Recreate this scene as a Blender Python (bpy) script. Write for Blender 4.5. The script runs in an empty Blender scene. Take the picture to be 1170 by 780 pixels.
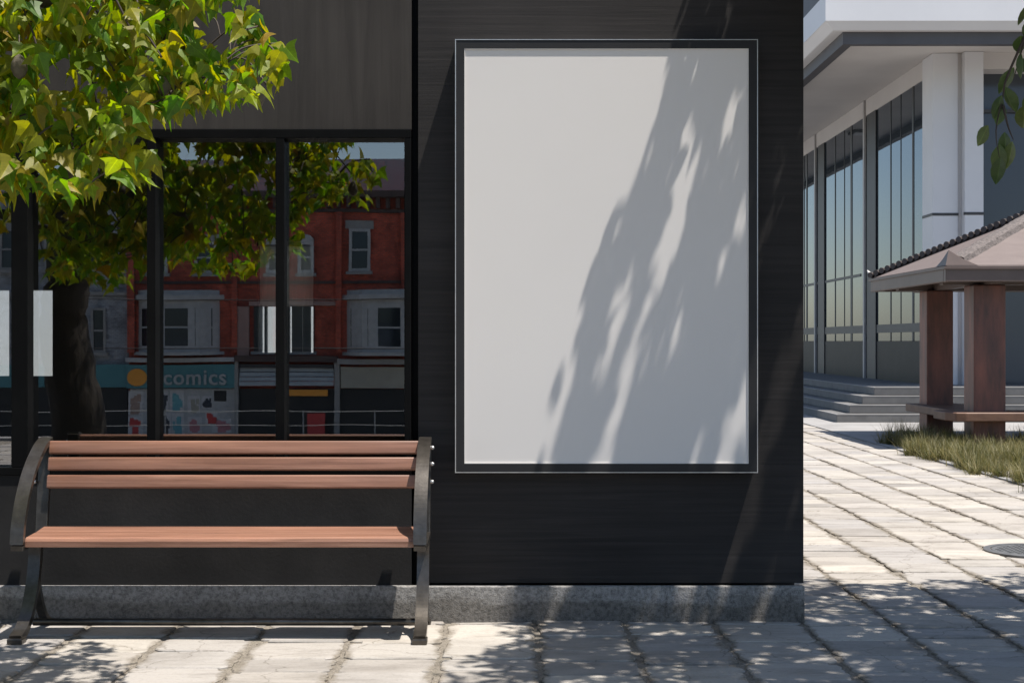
import bpy, bmesh, math, random
import numpy as np
from mathutils import Vector, Matrix

random.seed(7)
rng = np.random.default_rng(11)
SC = bpy.context.scene
COL = SC.collection
F = 1625.0      # focal length in pixels of the 1170 px wide photograph
H = 1.35        # eye height
WALL = 6.9      # distance of the shop front
SUN = Vector((-0.30, 0.18, -1.0))   # direction the sunlight travels

def PX(px, Y): return (px - 585.0) / F * Y
def PZ(py, Y): return H - (py - 390.0) / F * Y

# ------------------------------------------------------------------ objects
ORIG = {}
def _props(o, label=None, cat=None, group=None, kind=None):
    if label: o['label'] = label
    if cat: o['category'] = cat
    if group: o['group'] = group
    if kind: o['kind'] = kind
    return o
def thing(name, label, cat, loc=(0, 0, 0), group=None):
    o = bpy.data.objects.new(name, None)
    o.empty_display_size = 0.2
    o.location = loc
    COL.objects.link(o)
    ORIG[o.name] = Vector(loc)
    return _props(o, label, cat, group)
def obj(name, bm, mat, parent=None, smooth=False, loc=None):
    """link bm (world coordinates) as one mesh object"""
    org = ORIG[parent.name] if parent is not None else Vector(loc or (0, 0, 0))
    bmesh.ops.translate(bm, verts=bm.verts, vec=-org)
    bmesh.ops.recalc_face_normals(bm, faces=bm.faces)
    me = bpy.data.meshes.new(name)
    bm.to_mesh(me); bm.free()
    if smooth:
        for p in me.polygons: p.use_smooth = True
    me.materials.append(mat)
    o = bpy.data.objects.new(name, me)
    COL.objects.link(o)
    if parent is not None: o.parent = parent
    else: o.location = org
    ORIG[o.name] = org
    return o
def obj_np(name, verts, faces, mat, parent=None, smooth=False, loc=None, uv=None):
    org = ORIG[parent.name] if parent is not None else Vector(loc or (0, 0, 0))
    v = np.asarray(verts) - np.array(org)
    me = bpy.data.meshes.new(name)
    me.from_pydata(v.tolist(), [], [tuple(f) for f in faces])
    me.update()
    if smooth:
        for p in me.polygons: p.use_smooth = True
    me.materials.append(mat)
    if uv is not None:
        L = me.uv_layers.new(name='leaf')
        idx = np.zeros(len(me.loops), dtype=np.int32); me.loops.foreach_get('vertex_index', idx)
        L.data.foreach_set('uv', uv[idx % len(uv)].astype(np.float32).ravel())
    o = bpy.data.objects.new(name, me)
    COL.objects.link(o)
    if parent is not None: o.parent = parent
    else: o.location = org
    ORIG[o.name] = org
    return o
def struct(o): o['kind'] = 'structure'; return o

def box(bm, x0, x1, y0, y1, z0, z1, bev=0.0, seg=2):
    t = bmesh.new()
    bmesh.ops.create_cube(t, size=1.0)
    for v in t.verts:
        v.co = Vector(((x0 + x1) / 2 + v.co.x * (x1 - x0), (y0 + y1) / 2 + v.co.y * (y1 - y0), (z0 + z1) / 2 + v.co.z * (z1 - z0)))
    if bev > 0:
        bmesh.ops.bevel(t, geom=list(t.edges), offset=bev, segments=seg, affect='EDGES', profile=0.5)
    merge(bm, t)
    return bm
def merge(bm, t):
    me = bpy.data.meshes.new('tmp'); t.to_mesh(me); t.free()
    bm.from_mesh(me); bpy.data.meshes.remove(me)
def B(*a, **k): return box(bmesh.new(), *a, **k)
def tube(bm, pts, rad, n=8, cap=True):
    pts = [Vector(p) for p in pts]
    rings = []
    up = Vector((0.13, 0.21, 1)).normalized()
    for i, p in enumerate(pts):
        d = (pts[min(i + 1, len(pts) - 1)] - pts[max(i - 1, 0)]).normalized()
        a = d.cross(up)
        if a.length < 1e-3: a = d.cross(Vector((1, 0, 0)))
        a.normalize(); b = d.cross(a)
        r = rad[i] if isinstance(rad, (list, tuple)) else rad
        rings.append([bm.verts.new(p + (a * math.cos(2 * math.pi * k / n) + b * math.sin(2 * math.pi * k / n)) * r) for k in range(n)])
    for i in range(len(rings) - 1):
        for k in range(n):
            bm.faces.new((rings[i][k], rings[i][(k + 1) % n], rings[i + 1][(k + 1) % n], rings[i + 1][k]))
    if cap:
        bm.faces.new(rings[0]); bm.faces.new(list(reversed(rings[-1])))
    return bm
def prism_x(bm, poly, x0, x1, bev=0.0):
    """polygon in (Y,z) extruded along x"""
    t = bmesh.new()
    a = [t.verts.new((x0, p[0], p[1])) for p in poly]
    b = [t.verts.new((x1, p[0], p[1])) for p in poly]
    t.faces.new(a); t.faces.new(list(reversed(b)))
    n = len(poly)
    for i in range(n): t.faces.new((a[i], b[i], b[(i + 1) % n], a[(i + 1) % n]))
    if bev > 0:
        ed = [e for e in t.edges if abs(e.verts[0].co.x - e.verts[1].co.x) < 1e-6]
        bmesh.ops.bevel(t, geom=ed, offset=bev, segments=2, affect='EDGES', profile=0.5, clamp_overlap=True)
    merge(bm, t); return bm
def catmull(P, m=6):
    P = [Vector(p) for p in P]; out = []
    for i in range(len(P) - 1):
        p0, p1, p2, p3 = P[max(i - 1, 0)], P[i], P[i + 1], P[min(i + 2, len(P) - 1)]
        for k in range(m):
            t = k / m
            out.append(0.5 * ((2 * p1) + (p2 - p0) * t + (2 * p0 - 5 * p1 + 4 * p2 - p3) * t * t + (-p0 + 3 * p1 - 3 * p2 + p3) * t ** 3))
    out.append(P[-1]); return out
def ribbon(bm, path, thick, x0, x1, bev=0.004):
    """bar of given thickness following a (Y,z) path, spanning x0..x1"""
    pts = [Vector((0, p[0], p[1])) for p in path]
    L, R = [], []
    n = len(pts)
    for i, p in enumerate(pts):
        d = (pts[min(i + 1, n - 1)] - pts[max(i - 1, 0)]).normalized()
        nn = Vector((0, -d.z, d.y))
        th = thick[i] if isinstance(thick, list) else thick
        L.append(p + nn * th / 2); R.append(p - nn * th / 2)
    poly = [(q.y, q.z) for q in L] + [(q.y, q.z) for q in reversed(R)]
    return prism_x(bm, poly, x0, x1, bev)

# ------------------------------------------------------------------ materials
def mat(name):
    m = bpy.data.materials.new(name); m.use_nodes = True
    nt = m.node_tree
    return m, nt, nt.nodes['Principled BSDF']
def N(nt, typ, **k):
    n = nt.nodes.new(typ)
    for a, v in k.items():
        if a in n.inputs: n.inputs[a].default_value = v
        else: setattr(n, a, v)
    return n
def coords(nt, scale=(1, 1, 1), src='Object'):
    tc = N(nt, 'ShaderNodeTexCoord'); mp = N(nt, 'ShaderNodeMapping')
    mp.inputs['Scale'].default_value = scale
    nt.links.new(tc.outputs[src], mp.inputs['Vector'])
    return mp.outputs['Vector']
def noise(nt, vec, scale, detail=6, rough=0.6, dist=0.0):
    n = N(nt, 'ShaderNodeTexNoise'); n.inputs['Scale'].default_value = scale
    n.inputs['Detail'].default_value = detail; n.inputs['Roughness'].default_value = rough
    n.inputs['Distortion'].default_value = dist
    nt.links.new(vec, n.inputs['Vector']); return n.outputs['Fac']
def ramp(nt, fac, stops):
    r = N(nt, 'ShaderNodeValToRGB'); e = r.color_ramp.elements
    while len(e) < len(stops): e.new(0.5)
    for i, (p, c) in enumerate(stops):
        e[i].position = p
        e[i].color = (c, c, c, 1) if isinstance(c, (int, float)) else tuple(c) + (1,)
    nt.links.new(fac, r.inputs['Fac']); return r.outputs['Color']
def mix(nt, a, b, fac, mode='MIX'):
    m = N(nt, 'ShaderNodeMix'); m.data_type = 'RGBA'; m.blend_type = mode
    for s, v in ((6, a), (7, b), (0, fac)):
        if isinstance(v, (int, float)): m.inputs[s].default_value = v
        elif isinstance(v, tuple): m.inputs[s].default_value = v + (1,)
        else: nt.links.new(v, m.inputs[s])
    return m.outputs[2]
def bump(nt, b, h, strength=0.3, dist=0.01):
    n = N(nt, 'ShaderNodeBump'); n.inputs['Strength'].default_value = strength; n.inputs['Distance'].default_value = dist
    nt.links.new(h, n.inputs['Height']); nt.links.new(n.outputs['Normal'], b.inputs['Normal'])
def noisy(name, c0, c1, scale=4, rough=0.7, stretch=(1, 1, 1), bs=0.2, bscale=None, bd=0.005, metallic=0.0, spec=0.5, detail=8, lo=0.3, hi=0.7):
    m, nt, b = mat(name)
    v = coords(nt, stretch)
    f = noise(nt, v, scale, detail)
    nt.links.new(ramp(nt, f, [(lo, c0), (hi, c1)]), b.inputs['Base Color'])
    b.inputs['Roughness'].default_value = rough; b.inputs['Metallic'].default_value = metallic
    b.inputs['Specular IOR Level'].default_value = spec
    if bs > 0:
        f2 = noise(nt, v, bscale or scale * 4, 6)
        bump(nt, b, f2, bs, bd)
    return m

# ebony stained timber boards, grain along x
def grain_mat(name, dark, light, across, rough=0.6):
    m, nt, b = mat(name)
    v = coords(nt, across)
    f1 = noise(nt, v, 1.0, 10, 0.65, 0.6)
    v2 = coords(nt, (0.9, 0.9, 0.9))
    f2 = noise(nt, v2, 1.3, 3, 0.5)
    c = ramp(nt, f1, [(0.30, dark), (0.72, light)])
    c = mix(nt, c, ramp(nt, f2, [(0.3, 0.75), (0.7, 1.25)]), 1.0, 'MULTIPLY')
    nt.links.new(c, b.inputs['Base Color'])
    b.inputs['Roughness'].default_value = rough
    b.inputs['Specular IOR Level'].default_value = 0.18
    bump(nt, b, f1, 0.35, 0.004)
    return m
M = {}
M['board_h'] = grain_mat('ebony_boards', (0.0175, 0.0165, 0.0165), (0.033, 0.0300, 0.0290), (1.1, 3, 42))
M['board_v'] = grain_mat('umber_boards', (0.029, 0.026, 0.024), (0.045, 0.0405, 0.037), (17, 3, 0.9), 0.7)
M['render'] = noisy('dark_render', (0.012, 0.012, 0.0125), (0.022, 0.0215, 0.022), 3, 0.85, bs=0.2, bscale=60, spec=0.2)
M['black'] = noisy('black_metal', (0.003, 0.0032, 0.0035), (0.005, 0.0052, 0.0055), 6, 0.5, bs=0.03, spec=0.06)
M['case'] = noisy('satin_black_case', (0.014, 0.014, 0.015), (0.019, 0.019, 0.020), 6, 0.5, bs=0.02, spec=0.3)
M['trim'] = noisy('brushed_aluminium', (0.42, 0.42, 0.42), (0.55, 0.55, 0.54), 30, 0.35, (1, 1, 1), 0.02, metallic=0.6)
M['sheet'] = noisy('poster_paper', (0.62, 0.60, 0.58), (0.64, 0.62, 0.60), 1.2, 0.55, bs=0.0)

def plinth_mat():
    m, nt, b = mat('cast_concrete')
    v = coords(nt)
    a = noise(nt, v, 2.2, 6); g = noise(nt, v, 62, 6, 0.75); st = noise(nt, coords(nt, (1, 1, 6)), 2.5, 5)
    c = ramp(nt, a, [(0.3, (0.23, 0.225, 0.215)), (0.7, (0.33, 0.32, 0.31))])
    c = mix(nt, c, ramp(nt, g, [(0.36, 0.42), (0.58, 1.25)]), 0.9, 'MULTIPLY')
    # splash-stained foot of the plinth
    gm = N(nt, 'ShaderNodeNewGeometry'); sx = N(nt, 'ShaderNodeSeparateXYZ'); nt.links.new(gm.outputs['Position'], sx.inputs[0])
    ad = N(nt, 'ShaderNodeMath', operation='MULTIPLY_ADD'); nt.links.new(st, ad.inputs[0]); ad.inputs[1].default_value = -0.16; nt.links.new(sx.outputs['Z'], ad.inputs[2])
    c = mix(nt, c, ramp(nt, ad.outputs[0], [(0.0, (0.55, 0.53, 0.50)), (0.05, (1, 1, 1))]), 1.0, 'MULTIPLY')
    nt.links.new(c, b.inputs['Base Color']); b.inputs['Roughness'].default_value = 0.9
    bump(nt, b, g, 1.0, 0.014)
    return m
M['plinth'] = plinth_mat()

def shift(nt, v, k):
    n = N(nt, 'ShaderNodeMath', operation='ADD'); nt.links.new(v, n.inputs[0]); n.inputs[1].default_value = k; n.use_clamp = True
    return n.outputs[0]
def slab_mat():
    m, nt, b = mat('worn_stone_slabs')
    g = N(nt, 'ShaderNodeNewGeometry')
    v = coords(nt, (1.0, 2.6, 1))
    a = noise(nt, v, 2.3, 8, 0.6, 0.4)
    s = noise(nt, coords(nt, (3.5, 24, 1)), 1.0, 7, 0.65, 0.8)
    fine = noise(nt, coords(nt), 55, 6, 0.7)
    c = ramp(nt, g.outputs['Random Per Island'], [(0.0, (0.215, 0.205, 0.195)), (0.3, (0.285, 0.27, 0.252)), (0.55, (0.245, 0.238, 0.235)), (0.8, (0.30, 0.285, 0.262)), (1.0, (0.335, 0.318, 0.295))])
    c = mix(nt, c, ramp(nt, s, [(0.28, (0.78, 0.75, 0.71)), (0.48, (1.10, 1.08, 1.05))]), 0.7, 'MULTIPLY')
    c = mix(nt, c, ramp(nt, a, [(0.32, (0.74, 0.72, 0.69)), (0.54, (1.12, 1.11, 1.09))]), 0.8, 'MULTIPLY')
    c = mix(nt, c, ramp(nt, fine, [(0.30, 0.72), (0.50, 1.04)]), 0.55, 'MULTIPLY')
    # soil and moss trodden out of the wide joints over the slab edges
    gp = N(nt, 'ShaderNodeSeparateXYZ'); nt.links.new(coords(nt), gp.inputs[0])
    wn = noise(nt, coords(nt, (1, 1.0, 1)), 3.2, 7, 0.75)
    mm = N(nt, 'ShaderNodeMath', operation='MULTIPLY_ADD'); nt.links.new(gp.outputs['X'], mm.inputs[0]); mm.inputs[1].default_value = 1 / 0.425; mm.inputs[2].default_value = -0.115 / 0.425 + 100.5
    ff = N(nt, 'ShaderNodeMath', operation='FRACT'); nt.links.new(mm.outputs[0], ff.inputs[0])
    f5 = N(nt, 'ShaderNodeMath', operation='SUBTRACT'); nt.links.new(ff.outputs[0], f5.inputs[0]); f5.inputs[1].default_value = 0.5
    fa = N(nt, 'ShaderNodeMath', operation='ABSOLUTE'); nt.links.new(f5.outputs[0], fa.inputs[0])
    ma = N(nt, 'ShaderNodeMath', operation='MULTIPLY_ADD'); nt.links.new(wn, ma.inputs[0]); ma.inputs[1].default_value = -0.50; nt.links.new(fa.outputs[0], ma.inputs[2])
    dirtn = noise(nt, coords(nt), 40, 5, 0.7)
    dirt = ramp(nt, dirtn, [(0.35, (0.085, 0.072, 0.055)), (0.6, (0.20, 0.175, 0.14))])
    c = mix(nt, dirt, c, ramp(nt, ma.outputs[0], [(0.0, 0.30), (0.05, 1.0)])) if False else mix(nt, c, dirt, ramp(nt, shift(nt, ma.outputs[0], 0.225), [(0.0, 0.9), (0.07, 0.0)]))
    # thin cracks
    vo = N(nt, 'ShaderNodeTexVoronoi', feature='DISTANCE_TO_EDGE'); vo.inputs['Scale'].default_value = 1.1
    wv = N(nt, 'ShaderNodeVectorMath', operation='ADD')
    nn = N(nt, 'ShaderNodeTexNoise'); nn.inputs['Scale'].default_value = 5; nn.inputs['Detail'].default_value = 5
    nt.links.new(coords(nt), nn.inputs['Vector'])
    sc = N(nt, 'ShaderNodeVectorMath', operation='SCALE'); sc.inputs['Scale'].default_value = 0.35
    nt.links.new(nn.outputs['Color'], sc.inputs[0]); nt.links.new(coords(nt), wv.inputs[0]); nt.links.new(sc.outputs[0], wv.inputs[1])
    nt.links.new(wv.outputs[0], vo.inputs['Vector'])
    c = mix(nt, c, ramp(nt, vo.outputs['Distance'], [(0.0, (0.45, 0.42, 0.38)), (0.007, (1, 1, 1))]), 0.7, 'MULTIPLY')
    nt.links.new(c, b.inputs['Base Color'])
    b.inputs['Roughness'].default_value = 0.8
    h = mix(nt, s, fine, 0.5)
    bump(nt, b, h, 0.55, 0.010)
    return m
M['slab'] = slab_mat()
def soil_mat():
    m, nt, b = mat('joint_soil')
    v = coords(nt)
    a = noise(nt, v, 7, 8, 0.7); g = noise(nt, v, 90, 4, 0.7)
    c = ramp(nt, a, [(0.30, (0.10, 0.085, 0.065)), (0.48, (0.27, 0.24, 0.20)), (0.64, (0.22, 0.195, 0.155)), (0.76, (0.09, 0.095, 0.05))])
    c = mix(nt, c, ramp(nt, g, [(0.3, 0.6), (0.65, 1.3)]), 1.0, 'MULTIPLY')
    nt.links.new(c, b.inputs['Base Color']); b.inputs['Roughness'].default_value = 0.95
    bump(nt, b, g, 1.0, 0.02)
    return m
M['soil'] = soil_mat()
M['concrete'] = noisy('grey_concrete', (0.20, 0.195, 0.19), (0.29, 0.285, 0.28), 1.5, 0.85, bs=0.3, bscale=70)
M['steps'] = noisy('granite_steps', (0.095, 0.095, 0.096), (0.135, 0.135, 0.134), 5, 0.7, bs=0.1, bscale=80)
M['asphalt'] = noisy('asphalt', (0.04, 0.04, 0.042), (0.07, 0.07, 0.07), 20, 0.9, bs=0.3, bscale=90)
M['iron'] = noisy('cast_iron_cover', (0.10, 0.105, 0.11), (0.17, 0.175, 0.18), 14, 0.5, bs=0.3, bscale=40, metallic=0.4)

def wood_mat():
    m, nt, b = mat('oiled_red_timber')
    v = coords(nt, (1.1, 30, 30))
    f = noise(nt, v, 1.0, 9, 0.6, 1.0)
    big = noise(nt, coords(nt, (0.9, 9, 9)), 2.0, 5)
    g = N(nt, 'ShaderNodeNewGeometry')
    c = ramp(nt, f, [(0.28, (0.12, 0.055, 0.033)), (0.5, (0.225, 0.112, 0.074)), (0.72, (0.30, 0.165, 0.115))])
    c = mix(nt, c, ramp(nt, big, [(0.3, 0.78), (0.7, 1.15)]), 1.0, 'MULTIPLY')
    nt.links.new(c, b.inputs['Base Color']); b.inputs['Roughness'].default_value = 0.42
    bump(nt, b, f, 0.12, 0.002)
    return m
M['wood'] = wood_mat()
M['bench_metal'] = noisy('bronze_painted_iron', (0.07, 0.063, 0.055), (0.12, 0.108, 0.094), 25, 0.30, bs=0.05, bscale=120, metallic=0.8)
M['zinc'] = noisy('zinc_bolts', (0.5, 0.5, 0.5), (0.6, 0.6, 0.6), 25, 0.3, metallic=0.8)

def glass_mat(name, refl, tint, gl=(1, 1, 1)):
    m, nt, b = mat(name)
    nt.nodes.remove(b)
    out = nt.nodes['Material Output']
    t = N(nt, 'ShaderNodeBsdfTransparent'); t.inputs['Color'].default_value = tint + (1,)
    g = N(nt, 'ShaderNodeBsdfGlossy'); g.inputs['Roughness'].default_value = 0.0; g.inputs['Color'].default_value = gl + (1,)
    v = coords(nt); n = noise(nt, v, 0.9, 2)
    bp = N(nt, 'ShaderNodeBump'); bp.inputs['Strength'].default_value = 0.02; bp.inputs['Distance'].default_value = 0.02
    nt.links.new(n, bp.inputs['Height']); nt.links.new(bp.outputs['Normal'], g.inputs['Normal'])
    mx = N(nt, 'ShaderNodeMixShader')
    fr = N(nt, 'ShaderNodeLayerWeight'); fr.inputs['Blend'].default_value = 0.25
    ml = N(nt, 'ShaderNodeMath', operation='MULTIPLY_ADD'); ml.inputs[1].default_value = 1 - refl; ml.inputs[2].default_value = refl
    ml.use_clamp = True
    nt.links.new(fr.outputs['Fresnel'], ml.inputs[0]); nt.links.new(ml.outputs[0], mx.inputs[0])
    nt.links.new(t.outputs[0], mx.inputs[1]); nt.links.new(g.outputs[0], mx.inputs[2])
    nt.links.new(mx.outputs[0], out.inputs['Surface'])
    return m
M['glass'] = glass_mat('reflective_shop_glass', 0.215, (0.92, 0.96, 0.96))
M['clear'] = glass_mat('clear_glass', 0.06, (0.93, 0.95, 0.95))
def darkglass(name, base, rough=0.03, spec=1.0, ior=2.0):
    m, nt, b = mat(name)
    b.inputs['Base Color'].default_value = base + (1,)
    b.inputs['Roughness'].default_value = rough; b.inputs['IOR'].default_value = ior
    b.inputs['Specular Tint'].default_value = (0.62, 0.78, 1.0, 1)
    v = coords(nt); n = noise(nt, v, 0.5, 2); bump(nt, b, n, 0.03, 0.05)
    return m
M['tower_glass'] = darkglass('tinted_curtain_glass', (0.035, 0.042, 0.048), 0.02, 1.0, 1.95)
M['front_glass'] = darkglass('smoked_front_glass', (0.060, 0.064, 0.070), 0.12, 1.0, 1.45)
M['pane'] = darkglass('far_window_glass', (0.02, 0.025, 0.03), 0.05, 1.0, 1.6)
M['white'] = noisy('white_cladding', (0.56, 0.56, 0.57), (0.62, 0.62, 0.625), 0.6, 0.55, bs=0.02)
M['cream'] = noisy('cream_plaster', (0.50, 0.475, 0.455), (0.56, 0.535, 0.51), 0.8, 0.8, bs=0.03)
M['charcoal'] = noisy('charcoal_cladding', (0.060, 0.058, 0.062), (0.080, 0.078, 0.082), 1, 0.6, bs=0.03)
M['mullion'] = noisy('dark_mullion', (0.030, 0.030, 0.032), (0.042, 0.042, 0.044), 4, 0.5, bs=0.0)
M['palemull'] = noisy('pale_mullion', (0.30, 0.285, 0.275), (0.36, 0.345, 0.335), 4, 0.5, bs=0.0)
M['spandrel'] = noisy('spandrel_panel', (0.020, 0.020, 0.021), (0.03, 0.03, 0.03), 2, 0.5, bs=0.0, spec=0.15)

M['rust'] = noisy('weathered_red_steel', (0.062, 0.034, 0.029), (0.215, 0.080, 0.055), 2.6, 0.55, (2.5, 2.5, 0.5), 0.15, 30, spec=0.5)
M['rustseat'] = noisy('rust_brown_bench_timber', (0.09, 0.045, 0.028), (0.16, 0.085, 0.052), 3, 0.6, (1, 2, 2), 0.2, 20)
M['eave'] = noisy('brown_eave_metal', (0.085, 0.062, 0.054), (0.12, 0.088, 0.076), 2.5, 0.5, bs=0.06)
M['rooftop'] = noisy('pink_roof_sheet', (0.115, 0.090, 0.083), (0.14, 0.112, 0.102), 3.0, 0.75, (1, 3, 3), 0.2, 25)
M['hip'] = noisy('pebbled_hip_mortar', (0.065, 0.056, 0.052), (0.17, 0.145, 0.135), 28, 0.9, bs=0.9, bscale=45, bd=0.02)
M['tile'] = noisy('dark_clay_tile', (0.035, 0.028, 0.026), (0.07, 0.055, 0.05), 12, 0.6, bs=0.2)
M['mortar'] = noisy('pale_mortar', (0.5, 0.48, 0.45), (0.62, 0.6, 0.57), 12, 0.9, bs=0.2)

def leaf_mat(name, stops, trans=0.45, rough=0.42, veins=False):
    m, nt, b = mat(name)
    out = nt.nodes['Material Output']
    g = N(nt, 'ShaderNodeNewGeometry')
    c = ramp(nt, g.outputs['Random Per Island'], stops)
    nz = noise(nt, coords(nt), 38, 4)
    c = mix(nt, c, ramp(nt, nz, [(0.3, 0.75), (0.7, 1.2)]), 0.8, 'MULTIPLY')
    if veins:
        uvn = N(nt, 'ShaderNodeUVMap'); uvn.uv_map = 'leaf'; sx = N(nt, 'ShaderNodeSeparateXYZ'); nt.links.new(uvn.outputs[0], sx.inputs[0])
        ab = N(nt, 'ShaderNodeMath', operation='ABSOLUTE'); nt.links.new(sx.outputs['X'], ab.inputs[0])
        mid = ramp(nt, ab.outputs[0], [(0.010, 1.0), (0.028, 0.0)])
        # side veins run forward from the midrib: sawtooth of (y - |x|)
        sb = N(nt, 'ShaderNodeMath', operation='MULTIPLY_ADD'); nt.links.new(ab.outputs[0], sb.inputs[0]); sb.inputs[1].default_value = -0.9; nt.links.new(sx.outputs['Y'], sb.inputs[2])
        mu = N(nt, 'ShaderNodeMath', operation='MULTIPLY'); nt.links.new(sb.outputs[0], mu.inputs[0]); mu.inputs[1].default_value = 6.0
        fr = N(nt, 'ShaderNodeMath', operation='FRACT'); nt.links.new(mu.outputs[0], fr.inputs[0])
        sv = ramp(nt, fr.outputs[0], [(0.0, 0.7), (0.12, 0.0)])
        add = N(nt, 'ShaderNodeMath', operation='MAXIMUM'); nt.links.new(mid, add.inputs[0]); nt.links.new(sv, add.inputs[1])
        lt = mix(nt, c, (1.5, 1.45, 1.3), 1.0, 'MULTIPLY')
        c = mix(nt, c, lt, add.outputs[0])
        # browned blotches
        bz = noise(nt, coords(nt), 23, 5, 0.7)
        c = mix(nt, c, (0.16, 0.085, 0.03), ramp(nt, bz, [(0.66, 0.0), (0.74, 0.75)]))
    nt.links.new(c, b.inputs['Base Color']); b.inputs['Roughness'].default_value = rough
    t = N(nt, 'ShaderNodeBsdfTranslucent')
    hs = N(nt, 'ShaderNodeHueSaturation'); hs.inputs['Saturation'].default_value = 1.15; hs.inputs['Value'].default_value = 1.7
    nt.links.new(c, hs.inputs['Color']); nt.links.new(hs.outputs[0], t.inputs['Color'])
    mx = N(nt, 'ShaderNodeMixShader'); mx.inputs[0].default_value = trans
    nt.links.new(b.outputs[0], mx.inputs[1]); nt.links.new(t.outputs[0], mx.inputs[2])
    nt.links.new(mx.outputs[0], out.inputs['Surface'])
    return m
M['leafA'] = leaf_mat('maple_leaf', [(0.0, (0.075, 0.17, 0.018)), (0.25, (0.13, 0.22, 0.018)), (0.55, (0.20, 0.24, 0.016)), (0.85, (0.235, 0.22, 0.016)), (0.97, (0.27, 0.21, 0.02)), (1.0, (0.27, 0.16, 0.03))], 0.6, 0.5, True)
M['leafB'] = leaf_mat('oval_leaf', [(0.0, (0.035, 0.065, 0.02)), (0.5, (0.055, 0.09, 0.022)), (1.0, (0.09, 0.115, 0.03))], 0.3, 0.45, True)
M['bark'] = noisy('bark', (0.020, 0.016, 0.013), (0.052, 0.042, 0.034), 9, 0.9, (1, 1, 0.3), 0.8, 14, 0.03)
M['twig'] = noisy('twig', (0.03, 0.022, 0.018), (0.06, 0.045, 0.036), 20, 0.8, bs=0.0)
M['pod'] = noisy('seed_pod', (0.06, 0.05, 0.035), (0.12, 0.10, 0.07), 60, 0.8, bs=0.6, bscale=90)
M['grass'] = leaf_mat('dry_grass', [(0.0, (0.055, 0.065, 0.02)), (0.45, (0.11, 0.105, 0.037)), (0.75, (0.165, 0.145, 0.06)), (1.0, (0.27, 0.23, 0.12))], 0.3, 0.6)
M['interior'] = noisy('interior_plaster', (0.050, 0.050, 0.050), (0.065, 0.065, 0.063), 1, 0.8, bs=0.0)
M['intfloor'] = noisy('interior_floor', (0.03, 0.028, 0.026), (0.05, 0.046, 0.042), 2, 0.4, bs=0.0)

# ------------------------------------------------------------------ ground
PLAZA_EDGE = -5.6
def build_ground():
    bm = bmesh.new()
    xs = [-800, -60, 60, 800]
    prof = [(-900, -3.2), (-60, -3.2), (PLAZA_EDGE, -3.2), (PLAZA_EDGE + 0.02, -0.03), (30, -0.03), (900, -0.03)]
    g = [[bm.verts.new((x, y, z)) for (y, z) in prof] for x in xs]
    for i in range(len(xs) - 1):
        for j in range(len(prof) - 1):
            bm.faces.new((g[i][j], g[i + 1][j], g[i + 1][j + 1], g[i][j + 1]))
    struct(obj('ground', bm, M['concrete']))
    bm = bmesh.new(); bm.faces.new([bm.verts.new(c) for c in ((-8, PLAZA_EDGE + 0.04, -0.009), (4.82, PLAZA_EDGE + 0.04, -0.009), (4.82, 27.2, -0.009), (-8, 27.2, -0.009))])
    struct(obj('joint_bed', bm, M['soil']))
build_ground()

PAVE_X = 4.80
def build_paving():
    V, Fc = [], []
    pitch = 0.425
    x = 0.115 - pitch * 16
    ci = 0
    while x < PAVE_X - 0.1:
        x1 = min(x + pitch, PAVE_X)
        y = PLAZA_EDGE + 0.1 + rng.uniform(0, 0.3)
        while y < 27:
            L = rng.choice([0.22, 0.26, 0.30, 0.33, 0.40]) * rng.uniform(0.96, 1.04)
            y1 = y + L
            if not (x1 < 1.40 and y > WALL - 0.05) and not (x1 > 1.3 and x < 1.42 and y > WALL - 0.05 and False):
                jx = 0.007 + rng.uniform(0, 0.009); jy = 0.0055 + rng.uniform(0, 0.0075)
                dx = rng.uniform(-0.004, 0.004)
                ax0, ax1, ay0, ay1 = x + jx + dx, x1 - jx + dx, y + jy, y1 - jy
                # outline, wavy along its ends facing the wide joints
                n = 9
                pts = []
                wob = lambda a: rng.normal(0, a)
                for k in range(n): pts.append((ax0 + (ax1 - ax0) * k / n, ay0 + wob(0.0022)))
                for k in range(n): pts.append((ax1 + wob(0.006), ay0 + (ay1 - ay0) * k / n))
                for k in range(n): pts.append((ax1 - (ax1 - ax0) * k / n, ay1 + wob(0.0022)))
                for k in range(n): pts.append((ax0 + wob(0.006), ay1 - (ay1 - ay0) * k / n))
                # broken / rounded corners
                for ci0 in (0, n, 2 * n, 3 * n):
                    cr = rng.uniform(0.006, 0.03) if rng.random() > 0.25 else rng.uniform(0.03, 0.06)
                    cx, cy = (ax0 + ax1) / 2, (ay0 + ay1) / 2
                    p = pts[ci0]
                    d = math.hypot(cx - p[0], cy - p[1])
                    pts[ci0] = (p[0] + (cx - p[0]) / d * cr, p[1] + (cy - p[1]) / d * cr)
                h = rng.uniform(-0.003, 0.004); tx = rng.normal(0, 0.006); ty = rng.normal(0, 0.006)
                cx, cy = (ax0 + ax1) / 2, (ay0 + ay1) / 2
                zf = lambda px, py: h + tx * (px - cx) + ty * (py - cy)
                b0 = len(V); m = len(pts)
                for (px, py) in pts: V.append((px, py, -0.03))
                for (px, py) in pts: V.append((px, py, zf(px, py) - 0.005))
                for (px, py) in pts:
                    q = (px + (cx - px) * 0.03, py + (cy - py) * 0.03)
                    V.append((q[0], q[1], zf(*q)))
                for k in range(m):
                    k2 = (k + 1) % m
                    Fc.append((b0 + k, b0 + k2, b0 + m + k2, b0 + m + k))
                    Fc.append((b0 + m + k, b0 + m + k2, b0 + 2 * m + k2, b0 + 2 * m + k))
                Fc.append(tuple(b0 + 2 * m + k for k in range(m)))
            y = y1
        x += pitch; ci += 1
    o = obj_np('paving', V, Fc, M['slab'])
    struct(o)
build_paving()
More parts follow.
